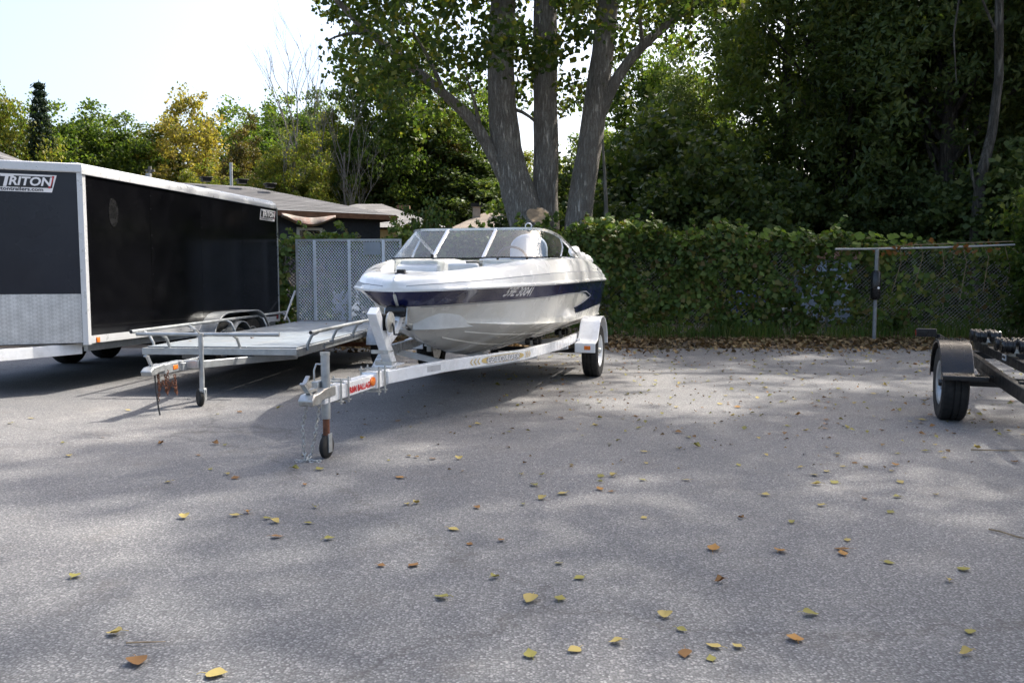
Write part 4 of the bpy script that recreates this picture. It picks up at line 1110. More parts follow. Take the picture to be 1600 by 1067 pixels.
# ------------------------------------------------------------------ houses behind the fence
def hip_house(name, loc, heading, Wd, Dp, ez, rz, rl, rr, wall, roof, label, over=.35, courses=16, wz=0):
    """local x along the eave (0 = right end, negative to the left), y away; ridge from rl to rr"""
    h = thing(name, loc, heading, label, 'house')
    mb = MB(); mb.box((-Wd / 2, Dp / 2, (ez + wz) / 2 - .03), (Wd - 2 * over, Dp - 2 * over, ez - wz - .06)); mb.build('wall', wall, h, smooth=0)
    c = [Vector((-Wd, 0, ez)), Vector((0, 0, ez)), Vector((0, Dp, ez)), Vector((-Wd, Dp, ez))]
    r0, r1 = Vector((rl, Dp / 2, rz)), Vector((rr, Dp / 2, rz))
    mb = MB()
    for e0, e1, t0, t1 in ((c[0], c[1], r0, r1), (c[1], c[2], r1, r1), (c[2], c[3], r1, r0), (c[3], c[0], r0, r0)):
        up = ((e1 - e0).cross((t0 + t1) / 2 - e0)).normalized()
        if up.z < 0: up = -up
        for k in range(courses):                     # overlapping shingle courses
            a, b = k / courses, min(1, (k + 1.25) / courses)
            A0, A1, B0, B1 = e0.lerp(t0, a), e1.lerp(t1, a), e0.lerp(t0, b), e1.lerp(t1, b)
            n_ = max(1, int((A1 - A0).length / .95))
            for j in range(n_):
                u0, u1 = j / n_, (j + 1) / n_
                q = [A0.lerp(A1, u0) + up * .012, A0.lerp(A1, u1) + up * .012, B0.lerp(B1, u1) + up * .004, B0.lerp(B1, u0) + up * .004]
                mb.add(q + [A0.lerp(A1, u0), A0.lerp(A1, u1)], [(0, 1, 2, 3), (4, 5, 1, 0)])
    rf = mb.build('roof', roof, h, smooth=0)
    mb = MB(); mb.add([tuple(p - Vector((0, 0, .012))) for p in c + [r0, r1]], [(0, 1, 5, 4), (1, 2, 5), (2, 3, 4, 5), (3, 0, 4), (0, 3, 2, 1)]); mb.build('roof_deck', 'wood_brown', rf, smooth=0)
    return h, rf
garage, rf = hip_house('garage', (-3.30, 23.8, 0), -33.9, 12, 6.4, 3.0, 3.90, -8.8, -3.2, 'wall_dark', 'roof_dark', 'low dark garage with charcoal hip roof and torn sagging eave behind the mesh ramp gate')
mb = MB(); mb.beam((-12, -.015, 2.93), (.02, -.015, 2.93), .03, .13); mb.build('fascia', 'wood_brown', rf)
mb = MB(); mb.beam((.015, 0, 2.93), (.015, 6.4, 2.93), .03, .13); mb.build('fascia', 'wood_brown', rf)
rows = []
for k in range(25):
    t = k / 24; x = -3.35 + 1.5 * t
    d = .22 * math.sin(math.pi * t) ** 1.3
    rows.append([(x, -.05, 2.93 - d * .4), (x, -.09 - .03 * math.sin(t * 17), 2.88 - d), (x, .0, 2.82 - d * 1.02)])
MB().grid(rows).build('torn_soffit', 'sag', garage, solid=.015)
for x, dy in ((-4.55, 0), (-3.55, 0), (-2.85, -.35)):
    mb = MB(); mb.box((x, 2.75 + dy, 3.98 + dy * .3), (.24, .24, .10)); mb.box((x, 2.75 + dy, 4.035 + dy * .3), (.31, .31, .04)); mb.build('roof_vent', 'black_paint', rf, bevel=.01)
mb = MB(); mb.tube([(-3.62, 3.6, 3.9), (-3.62, 3.6, 4.62)], .045, 10); mb.build('vent_pipe', 'galv', rf)
for x in (-2.45,):
    mb = MB(); mb.box((x, .335, 1.95), (.72, .06, .07)); mb.box((x, .335, 2.56), (.72, .06, .07)); mb.box((x - .33, .335, 2.255), (.07, .06, .54)); mb.box((x + .33, .335, 2.255), (.07, .06, .54)); wd = mb.build('window', 'frame_white', garage)
    mb = MB(); mb.box((x, .343, 2.255), (.59, .01, .54)); mb.build('pane', 'pane', wd, smooth=0)
mb = MB(); mb.tube([(-12.2, 2.2, 3.4), (-12.2, 2.2, 4.85)], .08, 10)
house2, rf2 = hip_house('bungalow', (-2.45, 31.5, 0), 2, 7.5, 7.5, 3.12, 4.32, -4.3, -3.2, 'wall_yellow', 'roof_grey', 'yellow walled bungalow with pale grey hip roof just right of the dark garage')
mb = MB(); mb.box((-2.2, 3.3, 4.15), (.5, .45, .12)); mb.build('roof_vent', 'wood_brown', rf2)
house3, rf3 = hip_house('cottage', (2.2, 37, 0), -3, 5.0, 6.0, 3.35, 4.28, -3.4, -2.0, 'wall_tan', 'roof_tan', 'small cottage with tan roof and two dark chimney caps seen between windshield and poplar trunk')
for x in (-3.75, -2.45):
    mb = MB(); mb.box((x, 2.3, 4.25), (.36, .36, .55)); ch_ = mb.build('chimney', 'wall_tan', rf3); mb = MB(); mb.box((x, 2.3, 4.60), (.52, .52, .16)); mb.build('chimney_cap', 'black_paint', ch_)
house4, rf4 = hip_house('dark_roofed_house', (-13.4, 25, 0), 0, 12, 7, 3.6, 5.75, -8, -4.7, 'wall_tan', 'roof_dark', 'house behind the enclosed trailer with only its dark roof corner showing at the left edge')
# two slim utility poles far behind
def pole(loc, h, r, label):
    p = thing('utility_pole', loc, 0, label, 'pole')
    MB().tube([(0, 0, 0), (0, 0, h)], [r, r * .7], 10).build('shaft', 'bark_pale', p)
    mb = MB(); mb.tube([(0, -.18, h - 1.0), (0, -.18, h - .35)], .13, 12); mb.build('transformer', 'galv', p)
    mb = MB(); mb.beam((-.22, 0, h - .2), (.22, 0, h - .2), .09, .10); mb.build('cross_arm', 'bark_pale', p)
pole((-17.3, 40, 0), 6.5, .12, 'grey utility pole rising just above the middle of the enclosed trailer roof')

# ------------------------------------------------------------------ chain link fence
fe = thing('chain_link_fence', (0, 16.6, 0), 2.0, 'long chain link fence with grey steel posts half buried in green vines', 'fence')
FH = 1.80
posts = [-10.6, -7.6, -4.6, -1.6, 1.9, 6.25, 10.2]
for x in posts:
    p = MB().tube([(x, 0, 0), (x, 0, FH + .04)], .030, 12).build('post', 'galv_dull', fe)
    MB().lathe([(.036, 0), (.034, .025), (.018, .05), (0, .055)], (x, 0, FH + .04), 'Z', 12).build('post_cap', 'galv', p)
MB().tube([(-10.6, 0, FH), (6.25, 0, FH)], .021, 10).build('top_rail', 'galv', fe)
mb = MB()
pitch = .075
def wire(x0, z0, x1, z1, y):
    w = .0022
    mb.add([(x0, y - w, z0), (x1, y - w, z1), (x1, y + w, z1 + w), (x0, y + w, z0 + w), (x0, y, z0 - w), (x1, y, z1 - w)], [(0, 1, 2, 3), (3, 2, 5, 4), (4, 5, 1, 0)])
for k in range(int((20.8 + FH) / pitch)):
    xs = -10.6 - FH + k * pitch
    for d in (1, -1):
        x0, x1, z0, z1 = (xs, xs + FH, .04, .04 + FH - .06) if d > 0 else (xs, xs + FH, FH - .02, .04)
        if x0 < -10.6:
            f_ = (-10.6 - x0) / FH; z0 += (z1 - z0) * f_; x0 = -10.6
        if x1 > 10.2:
            f_ = (x1 - 10.2) / FH; z1 -= (z1 - z0) * f_; x1 = 10.2
        wire(x0, z0, x1, z1, .028 * d)
tag(mb.build('wire_mesh', 'steel', fe, smooth=0), kind='stuff')
# separate gate post standing forward, with a loose top rail running off to the right
gp = thing('gate_post', (6.72, 15.3, 0), 0, 'single grey steel post with black sleeve and loose sloping top rail', 'post')
MB().tube([(0, 0, 0), (0, 0, 1.77)], .034, 14).build('shaft', 'galv_dull', gp)
mb = MB(); mb.tube([(0, 0, .84), (0, 0, .88), (0, 0, 1.34), (0, 0, 1.38)], [.06, .09, .085, .05], 14); sv = mb.build('sleeve', 'black_plastic', gp, smooth=40)
mb = MB(); mb.tube([(0.012, -.092, 1.06), (0.012, -.098, 1.06)], .022, 12); mb.build('reflector', 'print_white', sv)
MB().tube([(-.75, .05, 1.77), (.0, .045, 1.775), (1.2, .03, 1.80), (2.5, -.05, 1.85)], .020, 12).build('loose_rail', 'galv', gp)

# ------------------------------------------------------------------ things in the yard behind the fence
sh = thing('garden_shed', (7.35, 19.3, 0), 4, 'small weathered pale blue shed with brown roof seen through the chain link', 'shed')
mb = MB(); mb.box((0, .6, .95), (1.15, 1.2, 1.5))
mb.build('wall', 'paleblue', sh, smooth=0)
for k in range(6):
    mb = MB(); mb.box((-.48 + k * .192, -.008, .95), (.182, .02, 1.46)); mb.build('board', 'paleblue', sh, bevel=.004)
mb = MB(); mb.prism([(-.18, 1.70), (.6, 2.0), (1.38, 1.70), (1.38, 1.66), (.6, 1.95), (-.18, 1.66)], -.30, .78); mb.build('roof', 'wood_brown', sh)
mb = MB(); mb.box((.05, -.03, 1.1), (.10, .03, .28)); mb.build('latch_plate', 'rust', sh)
tp = thing('tarp_bundle', (5.25, 18.4, 0), 0, 'crumpled blue tarpaulin bundle glimpsed through vines left of the pale blue shed', 'tarp')
mb = MB(); rows = []
for i in range(12):
    t = i / 11 * math.pi
    rows.append([(.42 * math.sin(t) ** .5 * math.cos(a) * (1 + .25 * math.sin(5 * a + i)), .35 * math.sin(t) ** .5 * math.sin(a) * (1 + .2 * math.sin(3 * a + 2 * i)), .48 - .46 * math.cos(t) + .03 * math.sin(a * 4)) for a in np.linspace(0, 2 * math.pi, 19)[:-1]])
mb.grid(rows, close=True); mb.build('wrap', 'tarp', tp, smooth=25)
for k, (x, y, z, l, a, lab, m) in enumerate(((5.9, 18.2, .55, .9, 5, 'old white plank lying level beside the blue tarpaulin bundle', 'board_white'), (8.7, 18.9, .5, 1.0, -14, 'brown broken plank leaning right of the pale blue shed', 'wood_brown'))):
    p = thing('plank', (x, y, 0), a, lab, 'plank')
    mb = MB(); mb.box((0, 0, z), (l, .18, .05)); mb.build('board', m, p, bevel=.005)
    mb = MB(); mb.box((-l * .35, 0, z / 2), (.12, .14, z - .05)); mb.box((l * .35, 0, z / 2), (.12, .14, z - .05)); mb.build('block', 'wood_brown', p)
for k, (x, y, w, d, h, m, lab) in enumerate(((-3.1, 19.2, .75, .5, .62, 'board_white', 'white wooden crate in the yard behind the mesh ramp gate'), (-2.25, 19.6, .5, .5, .85, 'pinkish', 'faded red crate in the yard right of the white crate'), (-3.9, 19.4, .45, .45, .95, 'paleblue', 'pale blue crate in the yard left of the white crate'))):
    p = thing('crate', (x, y, 0), 10 * k, lab, 'crate', )
    for j in range(4):
        zz = .08 + j * (h - .1) / 4 + .06
        mb = MB(); mb.box((0, -d / 2, zz), (w, .02, (h - .1) / 4 - .03)); mb.box((0, d / 2, zz), (w, .02, (h - .1) / 4 - .03)); mb.box((-w / 2, 0, zz), (.02, d - .02, (h - .1) / 4 - .03)); mb.box((w / 2, 0, zz), (.02, d - .02, (h - .1) / 4 - .03)); mb.build('slat', m, p)
    for sx in (-1, 1):
        for sy in (-1, 1):
            mb = MB(); mb.box((sx * (w / 2 - .03), sy * (d / 2 - .03), h / 2), (.04, .04, h)); mb.build('corner_post', m, p)
# ------------------------------------------------------------------ trees
def clump_points(rng, centres, radii, n, squash=.7):
    P = []
    for c, r in zip(centres, radii):
        d = rng.normal(size=(n, 3)); d /= np.linalg.norm(d, axis=1, keepdims=True)
        q = d * (rng.uniform(0, 1, (n, 1)) ** .5) * r
        q[:, 2] *= squash
        P.append(np.asarray(c) + q)
    return np.concatenate(P)

def crown_centres(rng, n, R, zc, shell=.55, lump=.25, flat=0.0):
    d = rng.normal(size=(n, 3)); d /= np.linalg.norm(d, axis=1, keepdims=True)
    rad = shell + (1 - shell) * rng.uniform(0, 1, n) ** .6
    ph = rng.uniform(0, 6.28, 6)
    az = np.arctan2(d[:, 1], d[:, 0])
    k = 1 + lump * (np.sin(2 * az + ph[0] + 2 * d[:, 2]) + .6 * np.sin(3 * az + ph[1] - 3 * d[:, 2]) + .5 * np.sin(5 * d[:, 2] + ph[2]))
    c = d * (rad * k)[:, None] * np.asarray(R)
    c[:, 2] += zc
    return c

def crown_mesh(name, m, seed, R, zc, nclump, nleaf, cr, leaf, up=.25, shell=.5, lump=.22, zmin=.5, aspect=.8):
    rng = np.random.default_rng(seed)
    c = crown_centres(rng, nclump, R, zc, shell, lump)
    c[:, 2] = np.maximum(c[:, 2], zmin + rng.uniform(0, .6, nclump))
    P = clump_points(rng, c, cr * rng.uniform(.6, 1.35, nclump), nleaf)
    V, F = leaf_arrays(P, leaf, rng, up=up, aspect=aspect)
    return npmesh(name, V, F, m), c

def trunk_mesh(m, seed, h, r, centres, nl=14, lean=.3, start=.3):
    rng = random.Random(seed)
    mb = MB()
    pts = []; rs = []
    lx, ly = rng.uniform(-lean, lean), rng.uniform(-lean, lean)
    for k in range(9):
        t = k / 8
        pts.append((lx * t * t * 2 + .06 * rng.uniform(-1, 1) * t, ly * t * t * 2 + .06 * rng.uniform(-1, 1) * t, h * t - .05))
        rs.append(r * (1.35 if k == 0 else 1) * (1 - .85 * t) + .01)
    mb.tube(pts, rs, 9)
    cs = [c for c in centres if c[2] > h * start]
    rng.shuffle(cs)
    for c in cs[:nl]:
        t = min(.9, max(start * .7, (c[2] / h) - rng.uniform(.12, .3)))
        k = t * 8; i = int(k); f_ = k - i
        p = Vector(pts[i]).lerp(Vector(pts[min(8, i + 1)]), f_)
        e = Vector(c); mid = p.lerp(e, .5) + Vector((rng.uniform(-.2, .2), rng.uniform(-.2, .2), rng.uniform(-.1, .35)))
        r0 = r * (1 - .85 * t) * .45
        mb.tube([p, p.lerp(mid, .5) + Vector((0, 0, .05)), mid, e], [r0, r0 * .75, r0 * .55, r0 * .2], 6, caps=False)
    return mb.mesh('trunk', m, smooth=60)

KIND = {}
def kind(key, cm, bm_, seed, R, zc, ncl, nlf, cr, leaf, h, r, **kw):
    me, c = crown_mesh('crown', cm, seed, R, zc, ncl, nlf, cr, leaf, **{k: v for k, v in kw.items() if k not in ('nl', 'start', 'lean')})
    KIND[key] = (trunk_mesh(bm_, seed, h, r, c, **{k: v for k, v in kw.items() if k in ('nl', 'start', 'lean')}), me)
def tree(name, key, loc, scale, rotz, label, leaf=None, group=None, cat='tree'):
    t = thing(name, loc, rotz, label, cat, group)
    tm, cm = KIND[key]
    a = link('trunk', tm, t, scale=scale); b = link('crown', cm, t, scale=scale)
    if leaf:
        b.material_slots[0].link = 'OBJECT'; b.material_slots[0].material = M[leaf]
    return t

kind('broad_a', 'leaf_mid', 'bark_dark', 3, (3.0, 3.0, 4.2), 6.2, 560, 84, .58, .15, 9.0, .22, zmin=1.0)
kind('broad_b', 'leaf_yellow', 'bark_dark', 8, (3.4, 3.4, 3.4), 5.6, 560, 84, .58, .15, 8.0, .22, zmin=1.2, lump=.3)
kind('slim', 'leaf_mid', 'bark_dark', 14, (1.7, 1.7, 4.6), 6.0, 380, 76, .46, .14, 10.0, .16, zmin=.8)
kind('wood_a', 'leaf_dark', 'bark_dark', 21, (3.2, 3.2, 6.6), 8.2, 470, 76, .62, .20, 14.0, .26, zmin=2.9, shell=.4, nl=22, aspect=.42, up=.1)
kind('wood_b', 'leaf_dark', 'bark_dark', 27, (3.8, 3.6, 6.0), 8.8, 500, 76, .68, .20, 14.0, .28, zmin=3.2, shell=.4, lump=.34, nl=22, aspect=.42, up=.1)
kind('shrub', 'leaf_dark', 'bark_dark', 33, (1.5, 1.3, 1.7), 1.9, 190, 60, .42, .13, 2.6, .06, zmin=.3, shell=.45, start=.05)
kind('shade', 'leaf_poplar', 'bark', 41, (5.2, 5.2, 5.0), 13.0, 165, 84, .85, .17, 16.0, .38, zmin=7.6, shell=.3, lump=.42, nl=26, start=.4)
# spruce: whorls of drooping boughs
rng = np.random.default_rng(50)
V_, F_, n_ = [], [], 0
P = []
for z in np.arange(1.5, 13, .42):
    L_ = (13.4 - z) * .21 + .15
    for a in np.arange(0, 6.28, 6.28 / 9) + rng.uniform(0, 6):
        for q in np.arange(.15, 1, .09):
            P.append([[L_ * q * math.cos(a), L_ * q * math.sin(a), z - .28 * L_ * q ** 1.6]] + rng.normal(size=(6, 3)) * [.10, .10, .07])
P = np.concatenate(P)
V_, F_ = leaf_arrays(P, .24, rng, up=.6, aspect=.35)
mb = MB(); mb.tube([(0, 0, 0), (0, 0, 6), (0, 0, 13.2)], [.2, .12, .015], 8)
KIND['spruce'] = (mb.mesh('trunk', 'bark_dark'), npmesh('crown', V_, F_, 'leaf_spruce'))
# leafless tree: fine ascending twigs
def bare_mesh(seed, h):
    r = random.Random(seed); mb = MB()
    def br(p, d, l, rad, depth):
        q = p + d * l
        mid = p.lerp(q, .5) + Vector((r.uniform(-1, 1), r.uniform(-1, 1), .3)) * l * .05
        mb.tube([p, mid, q], [rad, rad * .8, rad * .6], 4 if depth else 7, caps=False)
        if depth < 5:
            for k in range(3):
                a = r.uniform(0, 6.28); s = r.uniform(.25, .6)
                nd_ = (d + Vector((math.cos(a) * s, math.sin(a) * s, .25))).normalized()
                br(p.lerp(q, r.uniform(.45, 1)), nd_, l * r.uniform(.5, .78), rad * .5, depth + 1)
    br(Vector((0, 0, 0)), Vector((0, 0, 1)), h * .42, .10, 0)
    br(Vector((0, 0, h * .36)), Vector((.05, 0, 1)), h * .4, .07, 1)
    return mb.mesh('trunk', 'bark_pale', smooth=60)
def bare(loc, h, seed, label):
    t = thing('bare_tree', loc, seed * 40, label, 'tree', 'thin leafless trees among the far green ones')
    link('trunk', bare_mesh(seed, h), t)

def at(u, d):
    return ((u - 800) / 1291 * d, d, 0)
BG = [  # px column, distance, kind, scale (x, z), leaf, label
    ('maple_tree', -22, 38, 'broad_b', (.75, 1.08), 'leaf_yellow', 'yellow green tree at the far left edge above the trailer nose'),
    ('maple_tree', 128, 46, 'broad_a', (1.0, .98), 'leaf_mid', 'tall green tree with a reddish top right behind the dark spruce'),
    ('maple_tree', 200, 47, 'broad_a', (1.0, .92), 'leaf_mid', 'round green tree between the spruce and the golden tree'),
    ('ash_tree', 288, 48, 'broad_b', (1.06, 1.10), 'leaf_gold', 'golden yellow tree rising over the middle of the black trailer roof'),
    ('maple_tree', 345, 40, 'broad_b', (.62, .62), 'leaf_yellow', 'low yellow green tree behind the garage roof vents'),
    ('cedar_tree', 386, 43, 'slim', (.75, .82), 'leaf_rust', 'rust brown narrow tree standing in front of round green crowns'),
    ('maple_tree', 405, 52, 'broad_a', (1.18, 1.06), 'leaf_mid', 'wide green tree behind the rust brown narrow tree'),
    ('maple_tree', 480, 55, 'broad_a', (1.1, 1.2), 'leaf_mid', 'pale green tree behind the thin leafless trunks'),
    ('maple_tree', 455, 40, 'broad_b', (.62, .78), 'leaf_yellow', 'yellowing tree just above the right half of the garage roof'),
    ('maple_tree', 545, 46, 'broad_b', (.95, .98), 'leaf_yellow', 'yellow olive tree right of the leafless trees'),
    ('maple_tree', 625, 44, 'broad_a', (1.0, 1.22), 'leaf_mid', 'tall green tree under the drooping left limb of the poplar'),
    ('cedar_tree', 618, 45, 'slim', (1.5, .80), 'leaf_dark', 'dark bushy cedar above the pale grey bungalow roof'),
    ('cedar_tree', 672, 46, 'slim', (1.7, .92), 'leaf_rust', 'olive brown cedar left of the poplar trunks'),
    ('cedar_tree', 735, 45, 'slim', (1.7, .76), 'leaf_dark', 'dark green cedar close against the leftmost poplar trunk'),
    ('maple_tree', 740, 48, 'broad_a', (1.0, 1.1), 'leaf_mid', 'green tree seen between the poplar limb and trunk'),
    ('maple_tree', 870, 50, 'broad_b', (.9, .85), 'leaf_yellow', 'yellow green tree glimpsed between the poplar trunks'),
    ('maple_tree', 1035, 38, 'broad_a', (.92, 1.08), 'leaf_mid', 'airy green tree in the gap right of the poplar'),
    ('maple_tree', 950, 44, 'broad_a', (.8, .85), 'leaf_mid', 'smaller green tree just right of the leaning poplar trunk'),
    ('maple_tree', 1120, 34, 'broad_b', (.8, .80), 'leaf_mid', 'olive green tree where the dark woods begin'),
]
for n, (nm, u, d, k, sc, lf, lab) in enumerate(BG):
    tree(nm, k, at(u, d), (sc[0], sc[0], sc[1]), n * 67, lab, lf)
tree('spruce_tree', 'spruce', at(76, 38), (.62, .62, .765), 10, 'dark pointed spruce standing above the front of the enclosed trailer')
bare(at(465, 40), 10.2, 1, 'leafless pale tree left of the yellow olive tree, the leftmost of three')
bare(at(505, 42), 10.6, 2, 'leafless pale tree with a spreading top, middle of three')
bare(at(548, 41), 9.6, 4, 'leafless thin tree nearest the poplar limb, rightmost of three')
# dark woods on the right
WD = [
    (9.7, 24.5, 'wood_a', .98, 'dark leafy tree at the left edge of the right hand woods'),
    (11.3, 21.8, 'wood_b', .95, 'dark leafy tree behind the loose fence rail'),
    (15.0, 20.5, 'wood_a', 1.0, 'dark leafy tree at the right edge behind the green shrub'),
    (13.2, 26.5, 'wood_b', 1.05, 'dark tree in the second row of the woods above the rail end'),
    (9.8, 30.0, 'wood_b', 1.05, 'dark tree in the second row above the pale blue shed'),
    (18.5, 26.0, 'wood_b', 1.1, 'dark tree deep in the woods at the top right corner'),
    (16.0, 33.0, 'wood_a', 1.15, 'far dark tree in the third row of the woods'),
    (6.4, 32.5, 'wood_a', .62, 'low dark tree behind the vines right of the poplar'),
    (22.0, 33.0, 'wood_a', 1.2, 'farthest dark tree of the woods beyond the right edge'),
]
for n, (x, y, k, s, lab) in enumerate(WD):
    tree('woodland_tree', k, (x, y, 0), s, n * 83, lab, 'leaf_wood' if n in (0, 4, 6) else None)
SHR = [(2.9, 21.5, .95, 'dark shrub behind the vines just right of the leaning trunk'), (4.6, 22.5, 1.25, 'tall dark shrub behind the vines right of the leaning trunk'), (6.3, 21.3, 1.1, 'dark shrub behind the vines left of the blue shed'),
       (9.2, 20.6, .8, 'dark shrub behind the chain link right of the blue shed'), (10.6, 19.2, 1.0, 'dark shrub pressing against the bare chain link'), (12.4, 18.6, 1.2, 'dark shrub at the right end of the fence'),
       (3.6, 25.5, 1.5, 'big dark shrub in the shade under the airy green tree'), (-1.0, 23.0, .58, 'dark shrub behind the boat windshield'), (8.0, 27.5, 1.4, 'big dark shrub behind the blue shed roof'), (11.5, 28.0, 1.6, 'large dark shrub deep under the woods'), (14.2, 27.5, 1.7, 'large dark shrub under the woods at the right edge'), (1.0, 27.0, 1.3, 'dark shrub behind the poplar trunks'), (5.6, 27.0, 1.7, 'large dark shrub in the middle of the shaded gap'), (16.5, 19.5, 1.6, 'dark shrub far right outside the fence end')]
for n, (x, y, s, lab) in enumerate(SHR):
    tree('shrub', 'shrub', (x, y, 0), (s * 1.1, s * 1.1, s), n * 71, lab, cat='shrub')
tree('shrub', 'shrub', (10.25, 15.2, 0), (.72, .72, .82), 20, 'green leafy shrub at the right edge in front of the fence end', 'leaf_mid', cat='shrub')
tree('shrub', 'shrub', (-1.9, 17.6, 0), (.55, .45, .73), 50, 'green shrub top showing between the grey bungalow roof and the windshield', 'leaf_vine', cat='shrub')
# curved pale trunk in the woods
t = thing('bent_tree', (10.15, 18.3, 0), 0, 'bent pale trunk leaning up through the dark woods at the right', 'tree')
mb = MB(); mb.tube([(0, 0, 0), (.02, 0, 1.4), (.05, 0, 2.7), (.12, .0, 3.5), (.36, .1, 4.4), (.46, .1, 5.6), (.45, .2, 7.2), (.7, .5, 9.5), (.8, .8, 12)], [.13, .12, .11, .11, .10, .09, .085, .07, .03], 10)
mb.tube([(.46, .1, 5.5), (.30, .0, 6.5), (-.1, -.1, 7.2), (-.6, -.2, 7.5), (-.72, -.2, 6.4), (-.62, -.2, 5.4)], [.035, .03, .025, .022, .018, .01], 7)
mb.tube([(.06, 0, 2.9), (-.12, -.05, 3.5), (-.22, -.05, 4.1)], [.035, .03, .015], 7)
mb.build('trunk', 'bark_mid', t, smooth=60)
P = clump_points(np.random.default_rng(5), [(.7, .5, 9.4), (.8, .8, 10.5), (.2, .6, 10), (1.3, .9, 11), (.9, .9, 12)], [.9] * 5, 260)
V, F = leaf_arrays(P, .14, np.random.default_rng(6)); link('crown', npmesh('crown', V, F, 'leaf_dark'), t)
# tall shade trees standing right of the lot; only their shade reaches the picture
for n, (x, y, s, lab) in enumerate(((12.8, 15.0, (1.15, 1.15, 1.3), 'tall shade tree right of the lot beyond the fence end'), (13.2, 9.2, (1.15, 1.15, 1.3), 'tall shade tree beside the lot abreast of the black trailer'), (14.0, 3.6, (1.15, 1.15, 1.25), 'tall shade tree on the right side of the lot level with the camera'), (13.5, -2.5, (1.1, 1.1, 1.2), 'tall shade tree right behind the camera'))):
    tree('shade_tree', 'shade', (x, y, 0), s, n * 97, lab, cat='tree')

# ------------------------------------------------------------------ the big three trunk poplar
pp = thing('poplar_tree', (.7, 19, 0), 0, 'big old poplar with three thick grey trunks behind the vine covered fence', 'tree')
def ptube(name, pts, rs, seg=18, wob=.012, seed=1):
    r = random.Random(seed)
    P = [Vector((x - .7, y - 19, z)) for x, y, z in pts]
    # finer rings with a fluted outline
    fp, fr_ = [], []
    for k in range(len(P) - 1):
        m_ = max(2, int((P[k + 1] - P[k]).length / .25))
        for j in range(m_):
            t_ = j / m_; t_ = t_ * t_ * (3 - 2 * t_) * .4 + t_ * .6
            fp.append(P[k].lerp(P[k + 1], t_)); fr_.append((rs[k] * (1 - t_) + rs[k + 1] * t_) * (1 + r.uniform(-.02, .02)))
    fp.append(P[-1]); fr_.append(rs[-1])
    for _ in range(3):
        fp = [fp[0]] + [(fp[i - 1] + fp[i] * 2 + fp[i + 1]) / 4 for i in range(1, len(fp) - 1)] + [fp[-1]]
    mb = MB(); mb.tube(fp, fr_, seg)
    mb.v = [(x + wob * math.sin(z * 3 + k % seg * 1.9), y + wob * math.sin(z * 2.3 + k % seg * 2.7), z) for k, (x, y, z) in enumerate(mb.v)]
    return mb.build(name, 'bark', pp, smooth=70)
t1 = ptube('trunk', [(.46, 19, -.1), (.44, 19, 1.0), (.42, 19, 2.4), (.12, 19, 3.2), (-.03, 19, 3.75), (-.13, 19, 4.2), (-.24, 19, 5.2), (-.26, 19, 6.05), (-.20, 19, 7.4), (-.1, 19.1, 9.5), (-.3, 19.3, 12.5), (-.5, 19.4, 16)], [.56, .46, .42, .38, .35, .335, .31, .30, .27, .22, .14, .05], 22, .016, 1)
t2 = ptube('trunk', [(.86, 19.25, -.1), (.84, 19.25, 1.2), (.78, 19.2, 2.6), (.77, 19.2, 4.5), (.75, 19.2, 7.4), (.9, 19.4, 10), (1.0, 19.6, 16)], [.42, .34, .29, .275, .26, .2, .05], 20, .014, 2)
t3 = ptube('trunk', [(1.30, 19, -.1), (1.36, 19, 1.0), (1.48, 19, 2.3), (1.66, 19, 3.6), (1.83, 19, 4.7), (2.0, 19, 6.0), (2.15, 19, 7.4), (2.5, 19.1, 10), (2.9, 19.2, 15)], [.42, .34, .30, .28, .265, .25, .235, .18, .05], 20, .014, 3)
ptube('limb', [(.05, 19, 3.15), (-.19, 18.95, 3.5), (-.68, 18.8, 4.48), (-1.02, 18.7, 4.9), (-1.44, 18.6, 5.22), (-2.1, 18.5, 5.78), (-3.15, 18.3, 6.55), (-3.8, 18.2, 7.2), (-4.8, 18.0, 8.4)], [.19, .17, .135, .125, .11, .10, .08, .06, .02], 12, .006, 4)
ptube('limb', [(2.0, 19, 5.0), (2.22, 18.95, 5.45), (2.45, 18.9, 5.9), (2.9, 18.8, 6.4), (3.6, 18.7, 6.95), (4.3, 18.6, 7.45), (5.6, 18.5, 8.8)], [.17, .14, .12, .105, .095, .08, .03], 12, .006, 5)
ptube('limb', [(-.2, 19, 5.1), (.3, 19.0, 5.0), (.55, 19.1, 4.75)], [.05, .04, .03], 8, .003, 6)
for k, (a, b) in enumerate((((-2.1, 18.5, 5.78), (-2.9, 17.6, 5.6)), ((-1.44, 18.6, 5.22), (-2.2, 17.9, 6.6)), ((-3.15, 18.3, 6.5), (-3.9, 17.8, 6.2)), ((-.68, 18.8, 4.48), (-1.0, 17.9, 5.6)), ((-.2, 19, 7.2), (-2.2, 18.5, 9.5)), ((.75, 19.2, 7.3), (.2, 17.6, 9.6)), ((2.15, 19, 7.4), (3.6, 18.2, 10)), ((2.9, 18.8, 6.4), (2.6, 17.8, 7.2)), ((.75, 19.2, 5.8), (1.3, 18.2, 6.9)))):
    A, B = Vector(a), Vector(b)
    ptube('branch', [a, tuple(A.lerp(B, .5) + Vector((0, 0, .12))), b], [.05, .035, .012], 7, .003, 20 + k)
